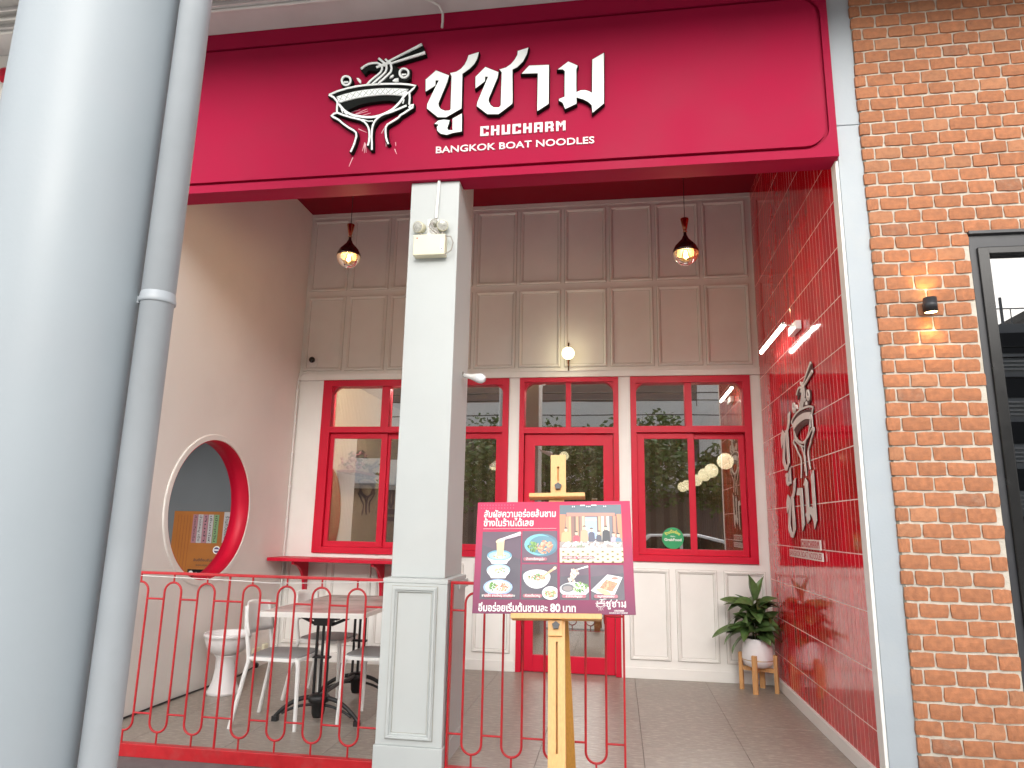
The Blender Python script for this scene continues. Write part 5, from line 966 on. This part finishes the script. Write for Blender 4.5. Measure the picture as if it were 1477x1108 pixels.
b = MB(); b.lathe([(0.105, 0.425), (0.05, 0.432), (0.0, 0.434)], (PX_, PY_, 0), 'soil', 24); b.build('soil', pt)
gp = thing('potted_plant', 'dark green broad-leaved plant growing in the white pot', 'plant', (PX_, PY_, 0.43))
def leaf_mesh(bend, m, fold, wid):
    b = MB(); n = 9; vs = []
    for i in range(n+1):
        t = i/n; th = bend*t; x = math.sin(th)/max(bend, 1e-3) if bend else t; z = -(1-math.cos(th))/max(bend, 1e-3)
        w = wid*(math.sin(math.pi*min(1, t**0.75))**0.75 if 0 < t < 1 else 0.03)*(1-0.15*t); rip = 0.018*math.sin(9*t)
        vs += [(x, -w, z+fold*w+rip), (x, -w*0.5, z+fold*w*0.35), (x, 0, z), (x, w*0.5, z+fold*w*0.35), (x, w, z+fold*w-rip)]
    b.add(vs, [(i*5+j, i*5+j+1, i*5+j+6, i*5+j+5) for i in range(n) for j in range(4)], m, True)
    return b.mesh('leaf')
lms = [leaf_mesh(0.7, 'leaf', 0.35, 0.27), leaf_mesh(1.2, 'leaf', 0.5, 0.29), leaf_mesh(1.7, 'leaf', 0.3, 0.27), leaf_mesh(0.4, 'leaf', 0.8, 0.17)]
dry = leaf_mesh(0.5, 'leaf_dry', 0.9, 0.10)
rnd = random.Random(11)
def leaf(az, el, ln, r0, z0, k, m=None, roll=0.0):
    az = R_(az); o = bpy.data.objects.new('leaf', m or lms[k]); COL.objects.link(o); o.parent = gp
    o.location = (r0*math.cos(az), r0*math.sin(az), z0); o.rotation_euler = (roll, -R_(el), az); o.scale = (ln, ln*1.12, ln)
    return o
for k in range(14): leaf(-180+25.7*k+rnd.uniform(-10, 10), rnd.uniform(5, 38), rnd.uniform(0.17, 0.23), 0.05, rnd.uniform(0.03, 0.12), rnd.choice((1, 2, 0)), roll=rnd.uniform(-0.7, 0.7))
for k in range(17): leaf(-180+21.2*k+rnd.uniform(-10, 10), rnd.uniform(12, 58), rnd.uniform(0.17, 0.22), 0.045, rnd.uniform(0.10, 0.23), rnd.choice((0, 1, 2)), roll=rnd.uniform(-0.9, 0.9))
for k in range(13): leaf(-150+27.7*k+rnd.uniform(-12, 12), rnd.uniform(25, 66), rnd.uniform(0.15, 0.20), 0.035, rnd.uniform(0.21, 0.31), rnd.choice((0, 1, 2)), roll=rnd.uniform(-0.9, 0.9))
for k in range(22): leaf(185+rnd.uniform(0, 165), rnd.uniform(8, 62), rnd.uniform(0.17, 0.23), rnd.uniform(0.03, 0.07), rnd.uniform(0.06, 0.30), rnd.choice((0, 1, 2, 1)), roll=rnd.uniform(-1.1, 1.1))
leaf(188, 12, 0.30, 0.05, 0.06, 1, roll=0.3); leaf(184, 3, 0.29, 0.12, 0.085, 0, roll=-0.2); leaf(200, -22, 0.25, 0.08, 0.05, 0, roll=0.4); leaf(172, 36, 0.30, 0.03, 0.24, 0, roll=-0.5); leaf(190, 52, 0.26, 0.06, 0.22, 1); leaf(181, 30, 0.27, 0.05, 0.17, 2, roll=0.5)
leaf(230, 84, 0.25, 0.02, 0.335, 3); leaf(350, 80, 0.24, 0.015, 0.33, 3, roll=0.8); lab(leaf(20, 84, 0.20, 0.022, 0.345, 0, dry), 'withered brown leaf at the top')
b = MB()
for k in range(9):
    a = R_(40*k+10); b.tube([(PX_+0.03*math.cos(a), PY_+0.03*math.sin(a), 0.43), (PX_+0.035*math.cos(a), PY_+0.035*math.sin(a), 0.56+0.02*(k % 3)), (PX_+0.02*math.cos(a), PY_+0.02*math.sin(a), 0.66+0.03*(k % 4))], 0.0055, 'stem', 6, 0.003)
b.build('stem', gp)

# ================================================================== inside the shop, seen through the glass
ri = bpy.data.objects.new('shop_room_floor', None)
b = MB(); b.box(XL-0.1, XR+0.15, 7.145, 13.0, -0.2, 0.0, 'room_floor'); tag(b.build('shop_floor'), None, kind='structure')
b = MB(); b.box(XL-0.1, XR+0.15, 7.145, 13.0, 3.15, 3.3, 'room_wall'); tag(b.build('shop_ceiling'), None, kind='structure')
iw = thing('slatted_wall', 'cream slatted inner wall with brown logo seen through the wide window', 'wall', (-3.4, 9.5, 0))
bxs('wall_board', 'room_wood', [(-3.55, -3.41, 7.15, 13.0, 0, 3.15)], iw)
sm_ = MB(); sm_.box(0, 0.018, -0.016, 0.016, 0, 3.149, 'slat_cream'); sm_ = sm_.mesh('slat')
for k in range(110):
    o = bpy.data.objects.new('slat', sm_); COL.objects.link(o); o.parent = iw; o.location = (-0.0098, -2.3+0.048*k, 0.0005)
il = thing('inner_logo', 'brown noodle bowl logo on the cream slatted wall inside the shop', 'sign', (-3.38, 9.4, 1.7))
FI = (Vector((-3.3915, 0, 0)), Y_, Z_, X_)
def in_tf(g, p):
    if g == 'e': s_ = 0.66/(rim1[0]-rim0[0]); return (8.724+(p[0]-rim0[0])*s_, 1.932+(p[1]-rim0[1])*s_*0.92)
    return (9.70+(p[0]-LET['chu'][15][0])*1.0, 1.62+(p[1]-LET['chu'][15][1])*1.0)
logo_bits(FI, in_tf, il, 'logo_brown', None, 0.012, ('chu', 'u', 'cha', 'aa', 'ma'), k=1.25)
for z0, z1 in ((1.52, 1.60), (1.42, 1.48)): bxs('letter_plate', 'logo_brown', [(-3.3915, -3.382, 9.80, 10.9, z0, z1)], il)
sh = thing('flower_shelf', 'dark red shelf with pink flowers on the inner wall', 'shelf', (-3.2, 8.45, 2.0))
bxs('board', 'shelf_red', [(-3.39, -3.16, 8.0, 8.80, 1.99, 2.02)], sh)
fb = thing('flower_bunch', 'pinkish flowers standing on the inner shelf', 'flowers', (-3.28, 8.35, 2.02))
b = MB()
for k in range(60):
    c = Vector((-3.28+random.uniform(-0.1, 0.1), 8.35+random.uniform(-0.28, 0.28), 2.05+random.uniform(0, 0.2))); b.lathe([(0.0, 0.012), (0.022, 0.02), (0.03, 0.035)], c, random.choice(('petal', 'petal', 'stem')), 6, (random.uniform(-1, 1), random.uniform(-1, 1), 1))
b.build('bloom', fb)
rw = thing('inner_wall', 'brown inner walls of the shop with vertical wooden battens', 'wall', (-1, 12.9, 0))
bxs('wall_board', 'room_wall', [(-3.41, XR, 12.86, 13.0, 0, 3.15), (XR+0.0, XR+0.1, 7.15, 13.0, 0, 3.15)], rw)
bm_ = MB(); bm_.box(-0.05, 0.05, -0.03, 0, 0, 3.149, 'room_wood'); bm_ = bm_.mesh('batten')
for k in range(20):
    o = bpy.data.objects.new('batten', bm_); COL.objects.link(o); o.parent = rw; o.location = (-2.2+0.24*k, -0.041, 0.0005)
for k in range(18):
    o = bpy.data.objects.new('batten', bm_); COL.objects.link(o); o.parent = rw; o.location = (1+XR-0.001, -5.4+0.28*k, 0.0005); o.rotation_euler = (0, 0, R_(-90))
glabs = ['nearest of the lit globe lamps seen through the right window', 'second lit globe lamp from the right in the right window', 'third lit globe lamp from the right, overlapping the second', 'lit globe lamp just right of the window stile', 'smallest lit globe lamp at the left of the row, behind the window stile', 'lit globe lamp at the left end of the row inside the shop']
def sconce(x, y, z, label, r=0.085, first=[]):
    t = thing('globe_lamp', label, 'globe lamp', (x, y, z), 'row of globe lamps inside the shop')
    b = MB(); b.sphere((x, y, z), r, 'globe_in', 24, 14); b.build('globe', t)
    b = MB(); b.tube([(x, y, z-r), (x+0.02, y, z-r-0.07), (XR-0.03, y, z-r-0.07)] if x > 0.5 else [(x, y, z-r), (x, y+0.02, z-r-0.06), (x, 12.84, z-r-0.06)], 0.008, 'bronze', 8); b.build('bracket', t)
for (x, y), s_ in zip(((1.134, 7.50), (1.151, 8.75), (1.150, 9.42), (1.168, 10.55), (1.150, 11.75), (1.122, 12.3)), glabs): sconce(x, y, 2.1, s_)
sconce(-0.95, 12.45, 2.64, 'lit globe lamp inside the shop just above the easel')
ip = thing('dome_lamp', 'warm dome lamp hanging inside the shop right of the pillar', 'pendant lamp', (-1.567, 9.0, 2.16))
b = MB(); b.lathe([(0.0, 0.07), (0.05, 0.06), (0.10, 0.02), (0.115, -0.02)], (-1.567, 9, 2.16), 'logo_cream', 24); b.lathe([(0.112, -0.02), (0.08, -0.05), (0.0, -0.06)], (-1.567, 9, 2.16), 'globe_in', 24); b.build('shade', ip)
b = MB(); b.tube([(-1.567, 9, 2.22), (-1.567, 9, 3.15)], 0.004, 'cable_black', 6); b.build('cord', ip)
for x, y, e in ((0.6, 7.42, 26), (-0.8, 7.42, 18), (-2.3, 7.42, 80)):  # unseen fill lights near the ceiling, added to brighten the room behind the glass
    L_ = bpy.data.lights.new('room_fill_light', 'POINT'); L_.energy = e; L_.color = (1, 0.97, 0.90); L_.shadow_soft_size = 0.1
    o = bpy.data.objects.new('room_fill_light', L_); COL.objects.link(o); o.location = (x, y, 3.03)

# ================================================================== across the street, seen in the glass
ob = thing('opposite_building', 'white balconied building across the street, mirrored in the shop windows', 'building', (-2, -19, -0.1))
bxs('wall', 'bldg_white', [(-11, 8, -24, -17.0, -0.1, 8.7)], ob)
for f in range(2):
    z = 3.2+2.6*f
    bxs('balcony', 'bldg_white', [(-10.6, 3.4, -17, -15.6, z-0.15, z+0.95)], ob); bxs('gallery', 'bldg_band', [(-10.8, 3.6, -17.0, -16.97, z+0.95, z+2.45)], ob)
    for x in (4.6, 6.4): bxs('window', 'bldg_band', [(x, x+0.9, -17.0, -16.95, z+0.3, z+1.7)], ob)
bxs('ground_floor', 'bldg_band', [(-10.8, 7.8, -17.0, -16.94, 0.0, 2.9)], ob)
gb = thing('parking_block', 'grey multi-level block with roof canopy, mirrored in the dark window', 'building', (26, -32, -0.1))
bxs('wall', 'bldg_grey', [(12, 60, -46, -30, -0.1, 12.4)], gb)
for f in range(5): bxs('deck_opening', 'bldg_dark', [(12.5, 59, -30.0, -29.93, 1.2+2.4*f, 2.3+2.4*f)], gb)
for f in range(5):
    b = MB()
    for k in range(4): b.box(12.2, 59.5, -29.95, -29.85, 0.25+2.4*f+0.22*k, 0.33+2.4*f+0.22*k, 'bldg_white')
    b.build('louvre', gb)
b = MB(); b.prism([(14, 13.9), (20, 15.4), (20, 15.1), (14, 13.4)], front(-31), 0, 6, 'bldg_dark'); b.prism([(22.5, 13.6), (33, 15.6), (33, 15.2), (22.5, 13.2)], front(-31), 0, 6, 'bldg_dark')
for x in (15, 18, 21, 24, 27, 30): b.box(x-0.06, x+0.06, -31, -30.9, 12.4, 14.2, 'bldg_grey')
for x in range(13, 50, 1): b.box(x-0.02, x+0.02, -30.1, -30.06, 12.4, 13.3, 'bldg_grey')
b.box(12, 50, -30.1, -30.06, 13.28, 13.34, 'bldg_grey'); b.build('roof_canopy', gb)
def tree(label, x, y, h, r, seed, n):
    rnd = random.Random(seed); t = thing('street_tree', label, 'tree', (x, y, -0.1), 'street trees mirrored in the glass')
    b = MB(); b.tube([(x, y, -0.1), (x+0.1, y, h*0.3), (x-0.05, y+0.1, h*0.62)], 0.16, 'bark', 10, 0.07)
    cl = []
    for k in range(9):
        a = k*2.4; q = Vector((x+r*0.62*math.cos(a)*rnd.uniform(0.5, 1), y+r*0.62*math.sin(a)*rnd.uniform(0.5, 1), h*0.62+rnd.uniform(-0.16, 0.28)*h)); cl.append(q); b.tube([(x, y, h*(0.32+0.03*k)), ((x+q.x)/2, (y+q.y)/2, q.z-0.25), q], 0.05, 'bark', 6, 0.02)
    b.build('trunk', t); b = MB()
    for k in range(n):
        q = rnd.choice(cl); v = Vector((rnd.gauss(0, 1), rnd.gauss(0, 1), rnd.gauss(0, 0.8))).normalized()*r*0.46*rnd.random()**0.4; p = q+v; s_ = rnd.uniform(0.07, 0.15)
        u = Vector((rnd.gauss(0, 1), rnd.gauss(0, 1), rnd.gauss(0, 0.5))).normalized(); w = u.cross(Vector((rnd.gauss(0, 1), rnd.gauss(0, 1), rnd.gauss(0, 1)))).normalized()
        b.add([p-u*s_, p+w*s_*0.5, p+u*s_, p-w*s_*0.5], [(0, 1, 2, 3)], 'tree_leaf')
    b.build('crown', t)
tree('leafy street tree mirrored in the right window', 0.6, -10.6, 5.2, 2.6, 3, 5200); tree('broad street tree mirrored beside the pillar', -4.4, -11.2, 5.4, 2.8, 4, 5200); tree('street tree mirrored in the door glass', -2.4, -11.4, 4.6, 2.3, 5, 4200); tree('small street tree at the right of the mirrored row', 4.0, -11.0, 4.4, 2.0, 6, 3600)
uw = MB()
for z in (5.0, 5.5, 5.75): uw.tube([(-40+4*k, -8.6, z+0.012*(k % 5-2)**2) for k in range(21)], 0.02, 'cable_black', 5)
tag(uw.build('overhead_wire', base=(0, -8.6, 5)), 'black overhead street wires mirrored in the upper panes', 'wire')
def car(x, y, label):
    t = thing('parked_car', label, 'car', (x, y, -0.19)); F = (Vector((x, y, -0.19)), X_, Z_, Y_)
    b = MB(); b.prism([(-2.1, 0.3), (-2.15, 0.62), (-2.05, 0.88), (-1.3, 0.98), (1.35, 0.96), (2.05, 0.82), (2.15, 0.58), (2.1, 0.3)], F, -0.86, 0.86, 'car_white'); b.build('body', t, bevel=0.05)
    b = MB(); b.prism([(-1.45, 0.97), (-0.85, 1.42), (0.35, 1.46), (1.05, 1.30), (1.5, 0.95)], F, -0.70, 0.70, 'car_white'); b.build('cabin', t, bevel=0.05)
    for s_ in (-1, 1):
        b = MB()
        for q in ([(-1.22, 1.0), (-0.78, 1.36), (-0.1, 1.39), (-0.1, 1.0)], [(-0.02, 1.0), (-0.02, 1.39), (0.38, 1.38), (0.95, 1.24), (1.25, 1.0)]): b.prism(q, F, s_*0.702, s_*0.710, 'car_glass')
        b.build('side_window', t)
        for wx in (-1.3, 1.32):
            b = MB(); b.lathe([(0.0, -0.1), (0.20, -0.1), (0.31, -0.09), (0.31, 0.09), (0.20, 0.1), (0.0, 0.1)], (x+wx, y+s_*0.80, 0.12), 'rubber', 24, (0, 1, 0)); wh = b.build('wheel', t)
            b = MB(); b.lathe([(0.19, 0.101), (0.05, 0.12), (0.0, 0.12)], (x+wx, y+s_*0.80, 0.12), 'chrome', 20, (0, s_, 0)); b.build('rim', wh)
car(1.6, -4.4, 'white car parked in the street, mirrored low in the right window')
